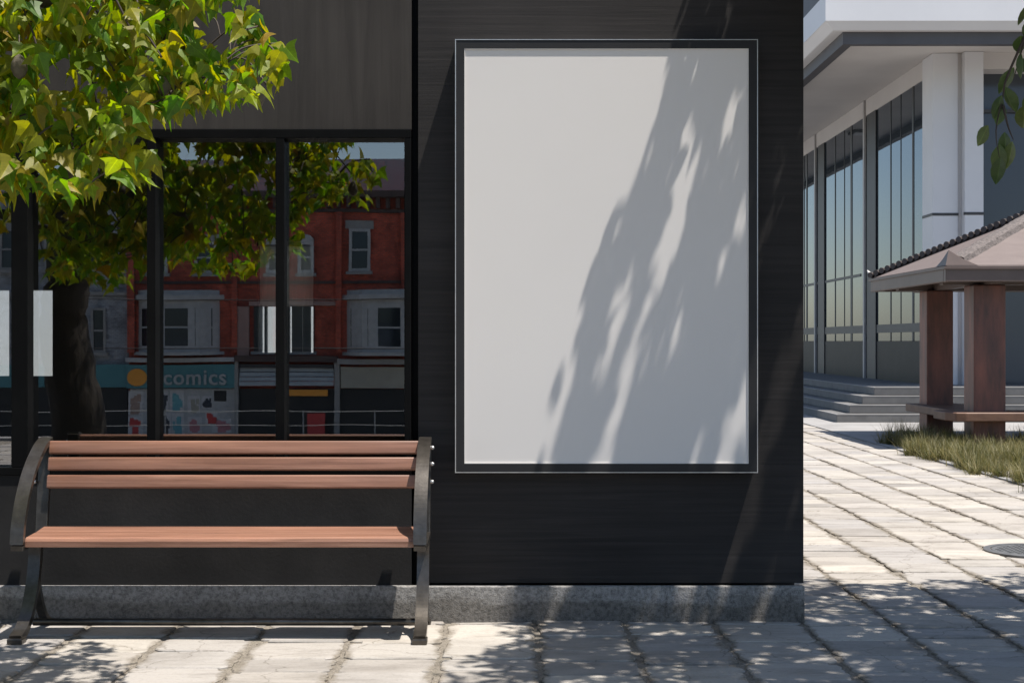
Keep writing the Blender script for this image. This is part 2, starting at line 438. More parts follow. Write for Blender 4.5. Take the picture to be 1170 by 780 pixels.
# plain concrete apron right of the slabs
struct(obj('pavement', B(PAVE_X + 0.02, 60, 19.4, 60, -0.05, 0.004), M['concrete']))
struct(obj('kerb', B(PAVE_X + 0.0, PAVE_X + 0.09, 12.2, 19.4, -0.05, 0.012, 0.004), M['concrete']))
# street level behind the camera, a storey below the plaza
struct(obj('road', B(-80, 80, -38, -22, -3.25, -3.19), M['asphalt']))
struct(obj('sidewalk', B(-80, 80, -46.0, -38, -3.25, -3.06, 0.02), M['concrete']))
struct(obj('retaining_wall', B(-40, 40, PLAZA_EDGE - 0.3, PLAZA_EDGE - 0.005, -3.3, 0.03, 0.01), M['concrete']))

# manhole cover
def manhole():
    c = Vector((3.36, 9.14, 0.0))
    t = thing('manhole_cover', 'round blue-grey iron manhole cover set in the pale paving', 'manhole cover', c)
    bm = bmesh.new(); n = 40
    for r0, r1, z in ((0.0, 0.265, 0.010), (0.28, 0.315, 0.012)):
        ring = []
        for k in range(n):
            a = 2 * math.pi * k / n
            ring.append((math.cos(a), math.sin(a)))
        if r0 == 0:
            vs = [bm.verts.new((c.x + x * r1, c.y + y * r1, z)) for x, y in ring]
            vb = [bm.verts.new((c.x + x * r1, c.y + y * r1, -0.03)) for x, y in ring]
            bm.faces.new(vs)
            for k in range(n): bm.faces.new((vs[k], vb[k], vb[(k + 1) % n], vs[(k + 1) % n]))
    # raised studs
    for i in range(-6, 7):
        for j in range(-6, 7):
            x, y = i * 0.038, j * 0.038
            if x * x + y * y < 0.24 ** 2: box(bm, c.x + x - 0.012, c.x + x + 0.012, c.y + y - 0.004, c.y + y + 0.004, 0.0095, 0.0135)
    obj('lid', bm, M['iron'], t)
    bm = bmesh.new()
    vs = []
    for k in range(n):
        a = 2 * math.pi * k / n; x, y = math.cos(a), math.sin(a)
        vs.append([bm.verts.new((c.x + x * r, c.y + y * r, z)) for r, z in ((0.272, -0.03), (0.272, 0.0115), (0.315, 0.0115), (0.315, -0.03))])
    for k in range(n):
        for j in range(3): bm.faces.new((vs[k][j], vs[k][j + 1], vs[(k + 1) % n][j + 1], vs[(k + 1) % n][j]))
    obj('rim', bm, M['iron'], t)
manhole()

# ------------------------------------------------------------------ shop building
XR = 1.414                 # right corner
XS = -0.455                # seam between timber block and window bay
TOPZ = 6.0
WX0, WX1 = -5.4, PX(470, WALL)       # window opening
WZ0, WZ1 = 0.70, 2.38
DEPTH = 13.9
def shop():
    t = thing('shop_building', 'dark timber clad shop building with a wide black framed window', 'building', (0, WALL, 0))
    # timber block right of the seam
    obj('timber_wall', B(XS, XR, WALL, WALL + 0.22, 0.40 - 0.22, TOPZ), M['board_h'], t)
    obj('side_wall', B(XR - 0.25, XR, WALL + 0.222, DEPTH, 0.0, TOPZ), M['board_h'], t)
    obj('seam_strip', B(WX1 + 0.002, XS - 0.002, WALL + 0.05, WALL + 0.22, 0.0, TOPZ), M['black'], t)
    # fascia over the window, wall under it, left end
    obj('fascia_panel', B(-9, WX1, WALL, WALL + 0.22, WZ1, TOPZ), M['board_v'], t)
    obj('wall', B(-9, WX1, WALL + 0.004, WALL + 0.22, 0.0, WZ0), M['render'], t)
    obj('pier', B(-9, WX0, WALL + 0.002, WALL + 0.22, WZ0 + 0.001, WZ1 - 0.001), M['render'], t)
    obj('plinth', B(-9, XR - 0.002, WALL - 0.04, WALL - 0.001, -0.04, 0.17, 0.004, 1), M['plinth'], t)
    obj('plinth_return', B(XR + 0.001, XR + 0.004 + 0.03, WALL - 0.04 + 0.002, DEPTH, -0.04, 0.169), M['plinth'], t) if False else None
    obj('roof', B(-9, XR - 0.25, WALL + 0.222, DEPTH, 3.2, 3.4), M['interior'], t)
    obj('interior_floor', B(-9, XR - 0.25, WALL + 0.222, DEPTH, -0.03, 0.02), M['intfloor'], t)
    obj('left_wall', B(-9.2, -9, WALL, DEPTH, 0, TOPZ), M['render'], t)
    # rear wall with two openings
    YR = 13.6; s = F / YR
    ax0, ax1 = -8.2, PX(60, YR); az0, az1 = PZ(430, YR), PZ(331, YR)
    bx0, bx1 = PX(295, YR), PX(358, YR); bz0, bz1 = PZ(403, YR), PZ(275, YR)
    bm = bmesh.new(); Y0, Y1 = YR, YR + 0.25
    box(bm, -9, ax0, Y0, Y1, 0.02, 3.2); box(bm, ax0, ax1, Y0, Y1, 0.02, az0); box(bm, ax0, ax1, Y0, Y1, az1, 3.2)
    box(bm, ax1, bx0, Y0, Y1, 0.02, 3.2); box(bm, bx0, bx1, Y0, Y1, 0.02, bz0); box(bm, bx0, bx1, Y0, Y1, bz1, 3.2)
    box(bm, bx1, XR - 0.25, Y0, Y1, 0.02, 3.2)
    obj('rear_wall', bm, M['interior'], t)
    # rear window left, three mullions
    f = obj('rear_window', B(ax0, ax1, YR + 0.085, YR + 0.09, az0, az1), M['clear'], t)
    for xx in (PX(12, YR), -5.9, -6.7, -7.5): obj('mullion', B(xx - 0.02, xx + 0.02, YR + 0.02, YR + 0.08, az0, az1), M['black'], f)
    zb = PZ(350, YR)
    f = obj('rear_window', B(bx0, bx1, YR + 0.10, YR + 0.105, bz0, bz1), M['clear'], t)
    for px, hw in ((303, 0.012), (328, 0.02), (339, 0.05), (350, 0.035)):
        obj('mullion', B(PX(px, YR) - hw, PX(px, YR) + hw, YR + 0.02, YR + 0.08, bz0, zb), M['palemull'], f)
    obj('head_rail', B(bx0, bx1, YR + 0.02, YR + 0.08, bz1 - 0.05, bz1), M['pinkrail'], f)
    obj('roller_blind', B(bx0 + 0.002, bx1 - 0.002, YR + 0.085, YR + 0.095, zb, bz1 - 0.045), M['blind'], f)
    return t
def blind_mat():
    m, nt, b = mat('grey_roller_blind')
    nt.nodes.remove(b)
    t = N(nt, 'ShaderNodeBsdfTranslucent'); d = N(nt, 'ShaderNodeBsdfDiffuse')
    v = noise(nt, coords(nt, (40, 40, 2)), 1, 3)
    c = ramp(nt, v, [(0.3, (0.62, 0.60, 0.55)), (0.7, (0.72, 0.70, 0.65))])
    nt.links.new(c, t.inputs[0]); nt.links.new(c, d.inputs[0])
    mx = N(nt, 'ShaderNodeMixShader'); nt.links.new(t.outputs[0], mx.inputs[1]); nt.links.new(d.outputs[0], mx.inputs[2])
    nt.links.new(mx.outputs[0], nt.nodes['Material Output'].inputs['Surface'])
    return m
M['blind'] = blind_mat()
M['pinkrail'] = noisy('pinkish_rail', (0.4, 0.3, 0.27), (0.5, 0.38, 0.34), 3, 0.6, bs=0)
M['backdrop_white'] = noisy('bright_backdrop_white', (0.78, 0.79, 0.80), (0.84, 0.85, 0.86), 1, 0.8, bs=0.0)  # very pale, so the added wall lightens the rear windows
SHOP = shop()
bwall = thing('backdrop_wall', 'white wall added behind the shop to brighten the view through its rear windows', 'wall', (-5, 17, 0))  # added bright backdrop behind the shop's rear windows
obj('wall', B(-14, 0.7, 17.0, 17.2, -0.02, 2.9), M['backdrop_white'], bwall)
obj('coping', B(-14, 0.7, 16.95, 17.25, 2.901, 2.98, 0.01), M['concrete'], bwall)
GY = WALL + 0.075          # glass plane
def shop_window():
    t = SHOP
    w = bmesh.new()
    y0, y1 = WALL - 0.006, WALL + 0.085
    sc = F / WALL
    def xx(px): return (px - 585) / sc
    box(w, WX0, WX1 - 0.001, y0, y1, WZ1 - 0.045, WZ1 - 0.001, 0.003)
    box(w, WX0, WX1 - 0.001, y0, y1, WZ0 + 0.001, WZ0 + 0.04, 0.003)
    box(w, xx(462), WX1 - 0.001, y0 + 0.001, y1 - 0.001, WZ0 + 0.041, WZ1 - 0.046, 0.003)
    box(w, WX0 + 0.001, WX0 + 0.04, y0 + 0.001, y1 - 0.001, WZ0 + 0.041, WZ1 - 0.046, 0.003)
    f = obj('window_frame', w, M['black'], t)
    edges = [(WX0 + 0.04, xx(-370)), (xx(-360), xx(-180)), (xx(-170), xx(13)), (xx(32), xx(168)), (xx(178), xx(315)), (xx(325), xx(462))]
    for i in range(len(edges) - 1):
        obj('mullion', B(edges[i][1], edges[i + 1][0], y0 + 0.001, y1 - 0.002, WZ0 + 0.041, WZ1 - 0.046, 0.003), M['black'], f)
    for k, (a, b) in enumerate(edges):
        g = bmesh.new()        # one reflecting surface, slightly out of plane from pane to pane
        tl = (0.0, 0.0012, -0.001, 0.0, 0.0008, -0.0006)[k]
        g.faces.new([g.verts.new(c) for c in ((a - 0.004, GY + tl, WZ0 + 0.036), (b + 0.004, GY, WZ0 + 0.036), (b + 0.004, GY, WZ1 - 0.041), (a - 0.004, GY + tl, WZ1 - 0.041))])
        obj('pane', g, M['glass'], f)
shop_window()

# ------------------------------------------------------------------ poster case
def poster():
    Yp = WALL - 0.115; s = F / Yp
    x0, x1 = PX(520, Yp), PX(866, Yp); z0, z1 = PZ(540, Yp), PZ(45, Yp)
    t = thing('poster_case', 'tall wall-mounted black poster case holding a blank off-white sheet', 'poster case', ((x0 + x1) / 2, WALL, z0))
    bd = 0.040
    w = bmesh.new()
    e = 0.004
    a0, a1, c0, c1 = x0 + e, x1 - e, z0 + e, z1 - e
    yb = WALL - 0.001
    box(w, a0, a0 + bd, Yp + 0.001, yb, c0, c1); box(w, a1 - bd, a1, Yp + 0.001, yb, c0, c1)
    box(w, a0 + bd, a1 - bd, Yp + 0.0012, yb, c1 - bd, c1 - 0.0005); box(w, a0 + bd, a1 - bd, Yp + 0.0012, yb, c0 + 0.0005, c0 + bd)
    obj('frame', w, M['case'], t)
    w = bmesh.new()
    box(w, x0, a0, Yp - 0.001, yb, z0, z1); box(w, a1, x1, Yp - 0.001, yb, z0, z1)
    box(w, a0, a1, Yp - 0.001, yb - 0.001, c1, z1 - 0.0005); box(w, a0, a1, Yp - 0.001, yb - 0.001, z0 + 0.0005, c0)
    obj('edge_trim', w, M['trim'], t)
    obj('poster_sheet', B(a0 + bd, a1 - bd, Yp + 0.008, Yp + 0.014, c0 + bd, c1 - bd), M['sheet'], t)
    w = bmesh.new(); q = 0.004; b = bd
    box(w, a0 + b, a0 + b + q, Yp + 0.003, Yp + 0.008, c0 + b, c1 - b); box(w, a1 - b - q, a1 - b, Yp + 0.003, Yp + 0.008, c0 + b, c1 - b)
    box(w, a0 + b + q, a1 - b - q, Yp + 0.003, Yp + 0.008, c1 - b - q, c1 - b); box(w, a0 + b + q, a1 - b - q, Yp + 0.003, Yp + 0.008, c0 + b, c0 + b + q)
    obj('gasket', w, M['sheet'], t)
poster()

# ------------------------------------------------------------------ bench
def bench():
    xo0, xo1 = -2.245, -0.382; fw = 0.06
    t = thing('park_bench', 'reddish timber slatted bench with curved dark iron ends in front of the window', 'bench', ((xo0 + xo1) / 2, 6.6, 0))
    sx0, sx1 = xo0 + fw - 0.004, xo1 - fw + 0.004
    # back slats, leaning back
    for (zc, yc) in ((0.848, 6.735), (0.772, 6.718), (0.690, 6.700)):
        w = B(sx0, sx1, -0.0165, 0.0165, -0.031, 0.031, 0.007, 3)
        bmesh.ops.rotate(w, verts=w.verts, cent=(0, 0, 0), matrix=Matrix.Rotation(math.radians(-12), 3, 'X'))
        bmesh.ops.translate(w, verts=w.verts, vec=(0, yc, zc))
        obj('back_slat', w, M['wood'], t, True)
    # seat slats
    w = bmesh.new()
    prism_x(w, [(6.385, 0.428), (6.385, 0.452), (6.392, 0.464), (6.405, 0.470), (6.512, 0.475), (6.512, 0.437), (6.40, 0.424)], sx0, sx1, 0.004)
    obj('seat_slat', w, M['wood'], t)
    w = bmesh.new()
    prism_x(w, [(6.518, 0.475), (6.64, 0.487), (6.64, 0.450), (6.518, 0.438)], sx0, sx1, 0.006)
    obj('seat_slat', w, M['wood'], t)
    arc = catmull([(0, 6.775, 0.885), (0, 6.68, 0.855), (0, 6.545, 0.765), (0, 6.445, 0.65), (0, 6.385, 0.53), (0, 6.365, 0.44)], 7)
    leg = catmull([(0, 6.62, 0.43), (0, 6.61, 0.34), (0, 6.57, 0.22), (0, 6.50, 0.11), (0, 6.42, 0.045), (0, 6.345, 0.018)], 7)
    rear = catmull([(0, 6.60, 0.30), (0, 6.65, 0.16), (0, 6.72, 0.06), (0, 6.80, 0.014)], 6)
    for x0, x1, s in ((xo0, xo0 + fw, 1), (xo1 - fw, xo1, -1)):
        w = bmesh.new()
        ribbon(w, [(p.y, p.z) for p in arc], 0.024, x0, x1)
        ribbon(w, [(6.362, 0.424), (6.50, 0.430), (6.66, 0.440), (6.70, 0.445)], 0.022, x0 + 0.001, x1 - 0.001)
        n = len(leg)
        ribbon(w, [(p.y, p.z) for p in leg], [0.045 - 0.014 * math.sin(math.pi * i / (n - 1)) for i in range(n)], x0 + 0.002, x1 - 0.002)
        # back upright plate
        ribbon(w, [(6.70, 0.44), (6.722, 0.60), (6.748, 0.75), (6.775, 0.885)], 0.026, x0 + 0.003, x1 - 0.003)
        # foot pad
        box(w, x0 - 0.004, x1 + 0.004, 6.325, 6.395, 0.0, 0.028, 0.006)
        fr = obj('side_frame', w, M['bench_metal'], t, False)
        w = bmesh.new()
        ribbon(w, [(p.y, p.z) for p in rear], 0.026, x0 + 0.012, x1 - 0.012)
        box(w, x0 + 0.005, x1 - 0.005, 6.775, 6.845, 0.0, 0.02, 0.005)
        obj('rear_leg', w, M['bench_metal'], t)
        xa = x0 if s > 0 else x1
        for z, y in ((0.848, 6.735), (0.772, 6.718), (0.690, 6.700)):
            b = bmesh.new(); d = -1 if s > 0 else 1
            tube(b, [(xa - 0.002 * d, y, z), (xa + 0.010 * d, y, z), (xa + 0.014 * d, y, z)], [0.010, 0.009, 0.005], 10)
            obj('bolt', b, M['zinc'], t, True)
    w = bmesh.new(); tube(w, [(sx0 - 0.01, 6.54, 0.062), (sx1 + 0.01, 6.54, 0.062)], 0.017, 14)
    obj('crossbar', w, M['bench_metal'], t, True)
    # brackets under the seat
    obj('seat_rail', B(-1.345, -1.295, 6.47, 6.63, 0.420, 0.434, 0.003), M['bench_metal'], t)
bench()

# ------------------------------------------------------------------ leaves
def leaf_template(kind):
    if kind == 'maple':
        R = [(0.11, -0.07), (0.30, -0.03), (0.58, 0.16), (0.36, 0.27), (0.27, 0.40), (0.20, 0.62), (0.09, 0.84)]
        spine = [(0, 0.0), (0, 0.30), (0, 0.62), (0, 1.12)]
    else:
        R = [(0.12, 0.10), (0.25, 0.28), (0.29, 0.48), (0.23, 0.72), (0.10, 0.92)]
        spine = [(0, 0), (0, 0.33), (0, 0.66), (0, 1.03)]
    V = [(x, y) for x, y in spine]
    for x, y in R: V.append((x, y))
    for x, y in R: V.append((-x, y))
    n = len(R); Fc = []
    def near(y): return 0 if y < 0.02 else (1 if y < 0.42 else 2)
    for sgn, off in ((1, 4), (-1, 4 + n)):
        prev = 0; ps = 1
        seq = [0] + [off + k for k in range(n)] + [3]
        sp = 1
        Fc.append((0, seq[1], 1) if sgn > 0 else (0, 1, seq[1]))
        cur = 1
        for k in range(1, n + 1):
            a, b = seq[k], seq[k + 1]
            ya = (R[k - 1][1] + (R[k][1] if k < n else 1.05)) / 2
            want = 1 if ya < 0.40 else 2
            if want != cur:
                Fc.append((cur, a, want) if sgn > 0 else (cur, want, a)); cur = want
            Fc.append((cur, a, b) if sgn > 0 else (cur, b, a))
    V = np.array(V, float)
    z = -0.32 * np.abs(V[:, 0]) - 0.22 * V[:, 1] ** 2
    return np.column_stack([V, z]), Fc
def leaves_mesh(pos, fwd, nrm, size, kind):
    T, Fc = leaf_template(kind); nt = len(T)
    fwd = fwd / np.linalg.norm(fwd, axis=1)[:, None]
    side = np.cross(fwd, nrm); side /= (np.linalg.norm(side, axis=1)[:, None] + 1e-9)
    up = np.cross(side, fwd)
    curl = rng.uniform(0.1, 2.6, (len(pos), 1))
    asym = rng.uniform(0.8, 1.15, (len(pos), 1))
    A = T[None, :, 0:1] * side[:, None, :] * asym[:, None] + T[None, :, 1:2] * fwd[:, None, :] + (T[None, :, 2:3] * curl[:, None]) * up[:, None, :]
    V = (pos[:, None, :] + A * size[:, None, None]).reshape(-1, 3)
    Fa = np.array(Fc)
    faces = (Fa[None] + (np.arange(len(pos)) * nt)[:, None, None]).reshape(-1, 3)
    return V, faces
def leaf_cloud(centers, per, spread, size, kind, droop):
    """twigs: at each center a spray of leaves"""
    P, Fw, Nn, S = [], [], [], []
    for c in centers:
        k = rng.integers(per[0], per[1])
        ax = rng.normal(0, 1, 3); ax[2] = -abs(ax[2]) * 0.3; ax /= np.linalg.norm(ax)
        for i in range(k):
            u = (i / max(k - 1, 1) - 0.5) * 2
            p = np.array(c) + ax * u * spread + rng.normal(0, spread * 0.32, 3)
            hd = rng.normal(0, 1, 3); hd[2] *= 0.3; hd /= np.linalg.norm(hd)
            f = hd * (1 - droop) + np.array([0, 0, -1.0]) * droop * rng.uniform(0.5, 1.3)
            n = np.array([0, 0, 1.0]) + rng.normal(0, 0.55, 3)
            P.append(p); Fw.append(f); Nn.append(n); S.append(size * rng.uniform(0.65, 1.25))
    return np.array(P), np.array(Fw), np.array(Nn), np.array(S)
def inpoly(x, y, poly):
    r = False; n = len(poly); j = n - 1
    for i in range(n):
        xi, yi = poly[i]; xj, yj = poly[j]
        if (yi > y) != (yj > y) and x < (xj - xi) * (y - yi) / (yj - yi) + xi: r = not r
        j = i
    return r
def direct_px(p): return 585 + p[0] / p[1] * F, 390 - (p[2] - H) / p[1] * F
def in_frame(p, m=0):
    if p[1] < 0.3: return False
    x, y = direct_px(p)
    return -m < x < 1170 + m and -m < y < 780 + m
def ground_hit(p): return p[0] + SUN.x * p[2], p[1] + SUN.y * p[2]

class Skeleton:
    """limbs of a tree; nodes used to hang twigs from"""
    def __init__(s): s.bm = bmesh.new(); s.tw = bmesh.new(); s.nodes = []
    def limb(s, pts, r0, r1, n=10, jit=0.02):
        P = catmull(pts, 6)
        P = [p + Vector(rng.normal(0, jit, 3)) if 0 < i < len(P) - 1 else p for i, p in enumerate(P)]
        R = [r0 + (r1 - r0) * (i / (len(P) - 1)) ** 0.8 for i in range(len(P))]
        tube(s.bm, P, R, n)
        s.nodes += list(zip(P, R))
        return P
    def twig(s, c, r=0.004, grow=True):
        c = Vector(c)
        best = min(s.nodes, key=lambda q: (q[0] - c).length + max(0, q[0].z - c.z) * 0.1)
        a = best[0]; L = (c - a).length
        if L < 0.05: return
        mid = (a + c) / 2 + Vector(rng.normal(0, 0.08, 3)) * L + Vector((0, 0, 0.10 * L))
        P = catmull([a, mid, c], 5)
        ra = min(best[1] * 0.6, 0.005 + 0.008 * L)
        R = [ra + (r - ra) * i / (len(P) - 1) for i in range(len(P))]
        tube(s.tw, P, R, 6)
        if grow: s.nodes += [(p, q) for p, q in list(zip(P, R))[3:]]

DIRECT = [(-140, -60), (305, -60), (290, 5), (305, 30), (336, 62), (332, 92), (296, 100), (268, 122), (235, 112), (212, 118), (190, 130), (152, 150), (182, 180), (176, 198), (128, 200), (90, 222), (42, 222), (-20, 232), (-140, 240)]
HOLES = [((155, 92), 20), ((112, 118), 13), ((62, 92), 12), ((262, 18), 15)]
REFL = [(36, 240), (36, 300), (90, 315), (150, 318), (200, 300), (270, 318), (300, 290), (312, 245), (380, 215), (425, 205), (425, 170), (390, 150), (380, 120), (-300, 60), (-300, 240)]
def left_tree():
    base = Vector((-3.32, 2.9, 0))
    t = thing('maple_tree', 'broad yellow-green maple leaning over the bench from the left', 'tree', base)
    sk = Skeleton()
    sk.limb([base, (-3.36, 2.92, 0.7), (-3.46, 2.95, 1.4), (-3.38, 3.02, 2.1), (-3.2, 3.2, 2.9)], 0.235, 0.15, 16, 0.01)
    # root flare
    for a in np.linspace(0, 2 * math.pi, 6)[:-1]:
        tube(sk.bm, [base + Vector((math.cos(a) * 0.36, math.sin(a) * 0.36, -0.03)), base + Vector((math.cos(a) * 0.2, math.sin(a) * 0.2, 0.08)), base + Vector((math.cos(a) * 0.1, math.sin(a) * 0.1, 0.45))], [0.04, 0.09, 0.08], 8)
    sk.limb([(-3.2, 3.2, 2.9), (-2.9, 3.9, 3.15), (-2.3, 4.8, 2.95), (-1.75, 5.35, 2.62), (-1.25, 5.5, 2.45)], 0.10, 0.018, 9)
    sk.limb([(-3.35, 3.05, 2.2), (-3.1, 3.8, 2.5), (-2.75, 4.7, 2.45), (-2.3, 5.3, 2.25), (-1.95, 5.5, 2.1)], 0.07, 0.014, 8)
    sk.limb([(-3.2, 3.2, 2.9), (-3.0, 3.3, 3.6), (-2.4, 3.9, 4.2), (-1.6, 4.4, 4.3)], 0.10, 0.02, 9)
    sk.limb([(-3.0, 3.3, 3.6), (-3.3, 2.6, 4.6), (-3.6, 1.9, 5.2)], 0.09, 0.02, 8)
    sk.limb([(-3.2, 3.2, 2.9), (-4.2, 3.7, 3.5), (-5.2, 4.4, 3.9)], 0.09, 0.02, 8)
    sk.limb([(-3.38, 3.02, 2.1), (-4.1, 3.8, 2.4), (-4.9, 4.4, 2.3)], 0.05, 0.015, 8)
    sk.limb([(-2.3, 4.8, 2.95), (-2.0, 5.2, 3.2), (-1.6, 5.35, 3.2), (-1.1, 5.4, 2.85)], 0.03, 0.010, 7)
    cen = []
    # hanging part seen directly
    tries = 0
    while tries < 20000 and len(cen) < 215:
        tries += 1
        px, py = rng.uniform(-140, 340), rng.uniform(-60, 245); Y = rng.uniform(5.05, 5.95)
        if not inpoly(px, py, DIRECT): continue
        if any((px - h[0][0]) ** 2 + (py - h[0][1]) ** 2 < h[1] ** 2 for h in HOLES): continue
        p = (PX(px, Y), Y, PZ(py, Y))
        cen.append(p)
    # inner crown, seen only mirrored in the window
    n = 0; tries = 0
    while tries < 60000 and n < 190:
        tries += 1
        px, py = rng.uniform(-300, 430), rng.uniform(60, 325); Yv = rng.uniform(8.4, 11.2)
        if not inpoly(px, py, REFL): continue
        p = (PX(px, Yv), 2 * GY - Yv, PZ(py, Yv))
        gx, gy = ground_hit(p)
        if in_frame(p, 90): continue
        if gy > 5.45 and gx > -2.6: continue
        cen.append(p); n += 1
    # upper crown
    n = 0; tries = 0
    while tries < 60000 and n < 430:
        tries += 1
        p = np.array([rng.uniform(-6.2, -0.4), rng.uniform(0.8, 5.7), rng.uniform(2.9, 6.2)])
        q = (p - np.array([-3.1, 3.6, 4.3])) / np.array([2.7, 2.6, 1.9])
        if (q ** 2).sum() > 1: continue
        gx, gy = ground_hit(p)
        if in_frame(p, 90): continue
        if gy > 5.4 and gx > -1.95: continue
        if gy > 5.0 and rng.random() < 0.55: continue
        cen.append(tuple(p)); n += 1
    order = sorted(cen, key=lambda c: min((Vector(c) - q[0]).length for q in sk.nodes))
    for c in order: sk.twig(c, 0.0045, grow=rng.random() < 0.5)
    obj('trunk', sk.bm, M['bark'], t, True)
    obj('twigs', sk.tw, M['twig'], t, True)
    P, Fw, Nn, S = leaf_cloud(cen, (12, 18), 0.098, 0.077, 'maple', 0.55)
    keep = []
    for i, p in enumerate(P):
        if in_frame(p, 30):
            x, y = direct_px(p)
            if not inpoly(x, y, DIRECT): continue
        gx, gy = ground_hit(p)
        if gy > 6.95 or (gy > 6.4 and gx > -2.6): continue
        keep.append(i)
    P, Fw, Nn, S = P[keep], Fw[keep], Nn[keep], S[keep]
    V, Fc = leaves_mesh(P, Fw, Nn, S, 'maple')
    obj_np('crown', V, Fc, M['leafA'], t, uv=leaf_template('maple')[0][:, :2])
    for (px, py, Y) in ((186, 98, 5.2), (76, 203, 5.25), (294, 112, 5.35), (22, 78, 5.15)):
        c = Vector((PX(px, Y), Y, PZ(py, Y)))
        w = bmesh.new()
        tube(w, [c + Vector((0, 0, d)) for d in (0.05, 0.042, 0.02, -0.005, -0.028, -0.04)], [0.003, 0.014, 0.027, 0.03, 0.02, 0.004], 12)
        tube(w, [c + Vector((0, 0, 0.12)), c + Vector((0, 0, 0.045))], 0.0025, 5)
        obj('seed_pod', w, M['pod'], t, True)
left_tree()

# chinks between the sprays of leaves, given where their light would reach the ground
GAPS = [(0.115, 0.25, 6.90, 7.22), (0.02, 0.09, 6.98, 7.12), (0.43, 0.55, 7.06, 7.19), (0.27, 0.36, 7.18, 7.33), (0.57, 0.67, 6.90, 7.02),
        (0.72, 0.86, 6.84, 7.16), (0.90, 1.04, 6.84, 7.32), (0.74, 0.82, 7.22, 7.45), (0.33, 0.40, 6.97, 7.08), (0.60, 0.70, 7.16, 7.32), (0.10, 0.19, 6.84, 6.90), (1.14, 1.22, 6.84, 7.02)]
def right_tree():
    base = Vector((4.3, 4.4, 0))
    t = thing('oval_leaved_tree', 'oval-leaved tree whose hanging twig enters beside the glass building', 'tree', base)
    sk = Skeleton()
    sk.limb([base, (4.32, 4.42, 1.0), (4.25, 4.5, 2.0), (4.1, 4.7, 2.9)], 0.19, 0.12, 14, 0.008)
    for a in np.linspace(0, 2 * math.pi, 6)[:-1]:
        tube(sk.bm, [base + Vector((math.cos(a) * 0.3, math.sin(a) * 0.3, -0.03)), base + Vector((math.cos(a) * 0.16, math.sin(a) * 0.16, 0.07)), base + Vector((math.cos(a) * 0.08, math.sin(a) * 0.08, 0.4))], [0.03, 0.07, 0.07], 8)
    sk.limb([(4.1, 4.7, 2.9), (3.6, 5.1, 3.5), (2.8, 5.5, 3.9), (1.9, 5.8, 4.0), (1.2, 5.9, 3.9)], 0.10, 0.02, 9)
    sk.limb([(4.1, 4.7, 2.9), (3.9, 5.4, 3.6), (3.7, 6.3, 4.0), (3.4, 7.2, 4.1)], 0.09, 0.02, 9)
    sk.limb([(4.1, 4.7, 2.9), (4.4, 4.6, 3.8), (4.2, 5.0, 4.9)], 0.09, 0.02, 8)
    sk.limb([(2.8, 5.5, 3.9), (2.2, 5.0, 4.0), (1.6, 4.6, 3.9)], 0.04, 0.012, 7)
    cen = []
    n = 0; tries = 0
    while tries < 200000 and n < 3900:
        tries += 1
        gx = rng.uniform(-0.45, 5.6); gy = rng.uniform(4.0, 8.35); z = rng.uniform(3.2, 4.9)
        if gx < 1.2 and rng.random() < 0.16: gy = rng.uniform(6.9, 7.52)
        elif gx > -0.2 and rng.random() < 0.22: gy = rng.uniform(5.2, 6.86)
        # left and far outlines of the shade
        edge = -0.01 - 0.17 * (6.9 - min(gy, 6.9)) + 0.04 * math.sin(gy * 5.1) + 0.10 * max(0.0, math.sin(gy * 29))
        if gx < edge: continue
        far = 8.15 + 0.12 * math.sin(gx * 2.3)
        if gy > far: continue
        if gy > 7.7 and rng.random() < 0.55: continue
        if gx < edge + 0.25 and rng.random() < 0.4: continue
        p = (gx - SUN.x * z, gy - SUN.y * z, z)
        if p[0] < XR + 0.25 and p[1] > WALL - 0.14: continue
        if in_frame(p, 40): continue
        cen.append(p); n += 1
    # the twigs that hang into the frame
    hang = []
    for (px, py) in ((1168, 40), (1163, 62), (1160, 80), (1148, 98), (1143, 112), (1150, 118), (1134, 142), (1150, 150), (1156, 158), (1141, 168), (1144, 184), (1168, 108), (1172, 118), (1180, 60), (1185, 95), (1172, 20), (1178, 0)):
        Y = 5.9; hang.append((PX(px, Y) , Y + rng.normal(0, 0.03), PZ(py, Y)))
    sk.nodes_h = None
    order = sorted(cen, key=lambda c: min((Vector(c) - q[0]).length for q in sk.nodes))
    for c in order: sk.twig(c, 0.0025, grow=rng.random() < 0.35)
    top = Vector(min(sk.nodes, key=lambda q: (q[0] - Vector((PX(1190, 5.9), 5.9, 3.2))).length)[0])
    for path in (((1185, -20), (1172, 40), (1164, 70), (1158, 90)), ((1172, 40), (1150, 90), (1146, 110), (1138, 150), (1143, 185)), ((1146, 120), (1152, 145), (1158, 160)), ((1185, -20), (1182, 60), (1172, 115))):
        P = [Vector((PX(a, 5.9), 5.9, PZ(b, 5.9))) for a, b in path]
        if path[0] == (1185, -20): P = [top] + P
        P = catmull(P, 5)
        tube(sk.tw, P, [0.006 - 0.0045 * i / (len(P) - 1) for i in range(len(P))], 6)
    obj('trunk', sk.bm, M['bark'], t, True)
    obj('twigs', sk.tw, M['twig'], t, True)
    P, Fw, Nn, S = leaf_cloud(cen, (15, 22), 0.105, 0.070, 'oval', 0.30)
    keep = []
    for i, p in enumerate(P):
        if in_frame(p, 12): continue
        if p[0] < XR + 0.05 and p[1] > WALL - 0.04: continue
        gx, gy = ground_hit(p)
        if any(a < gx < b and c < gy < d for a, b, c, d in GAPS): continue
        keep.append(i)
    P, Fw, Nn, S = P[keep], Fw[keep], Nn[keep], S[keep]
    # hanging leaves, and one small spray whose shade falls alone on the sheet
    hp, hf, hn, hs = [], [], [], []
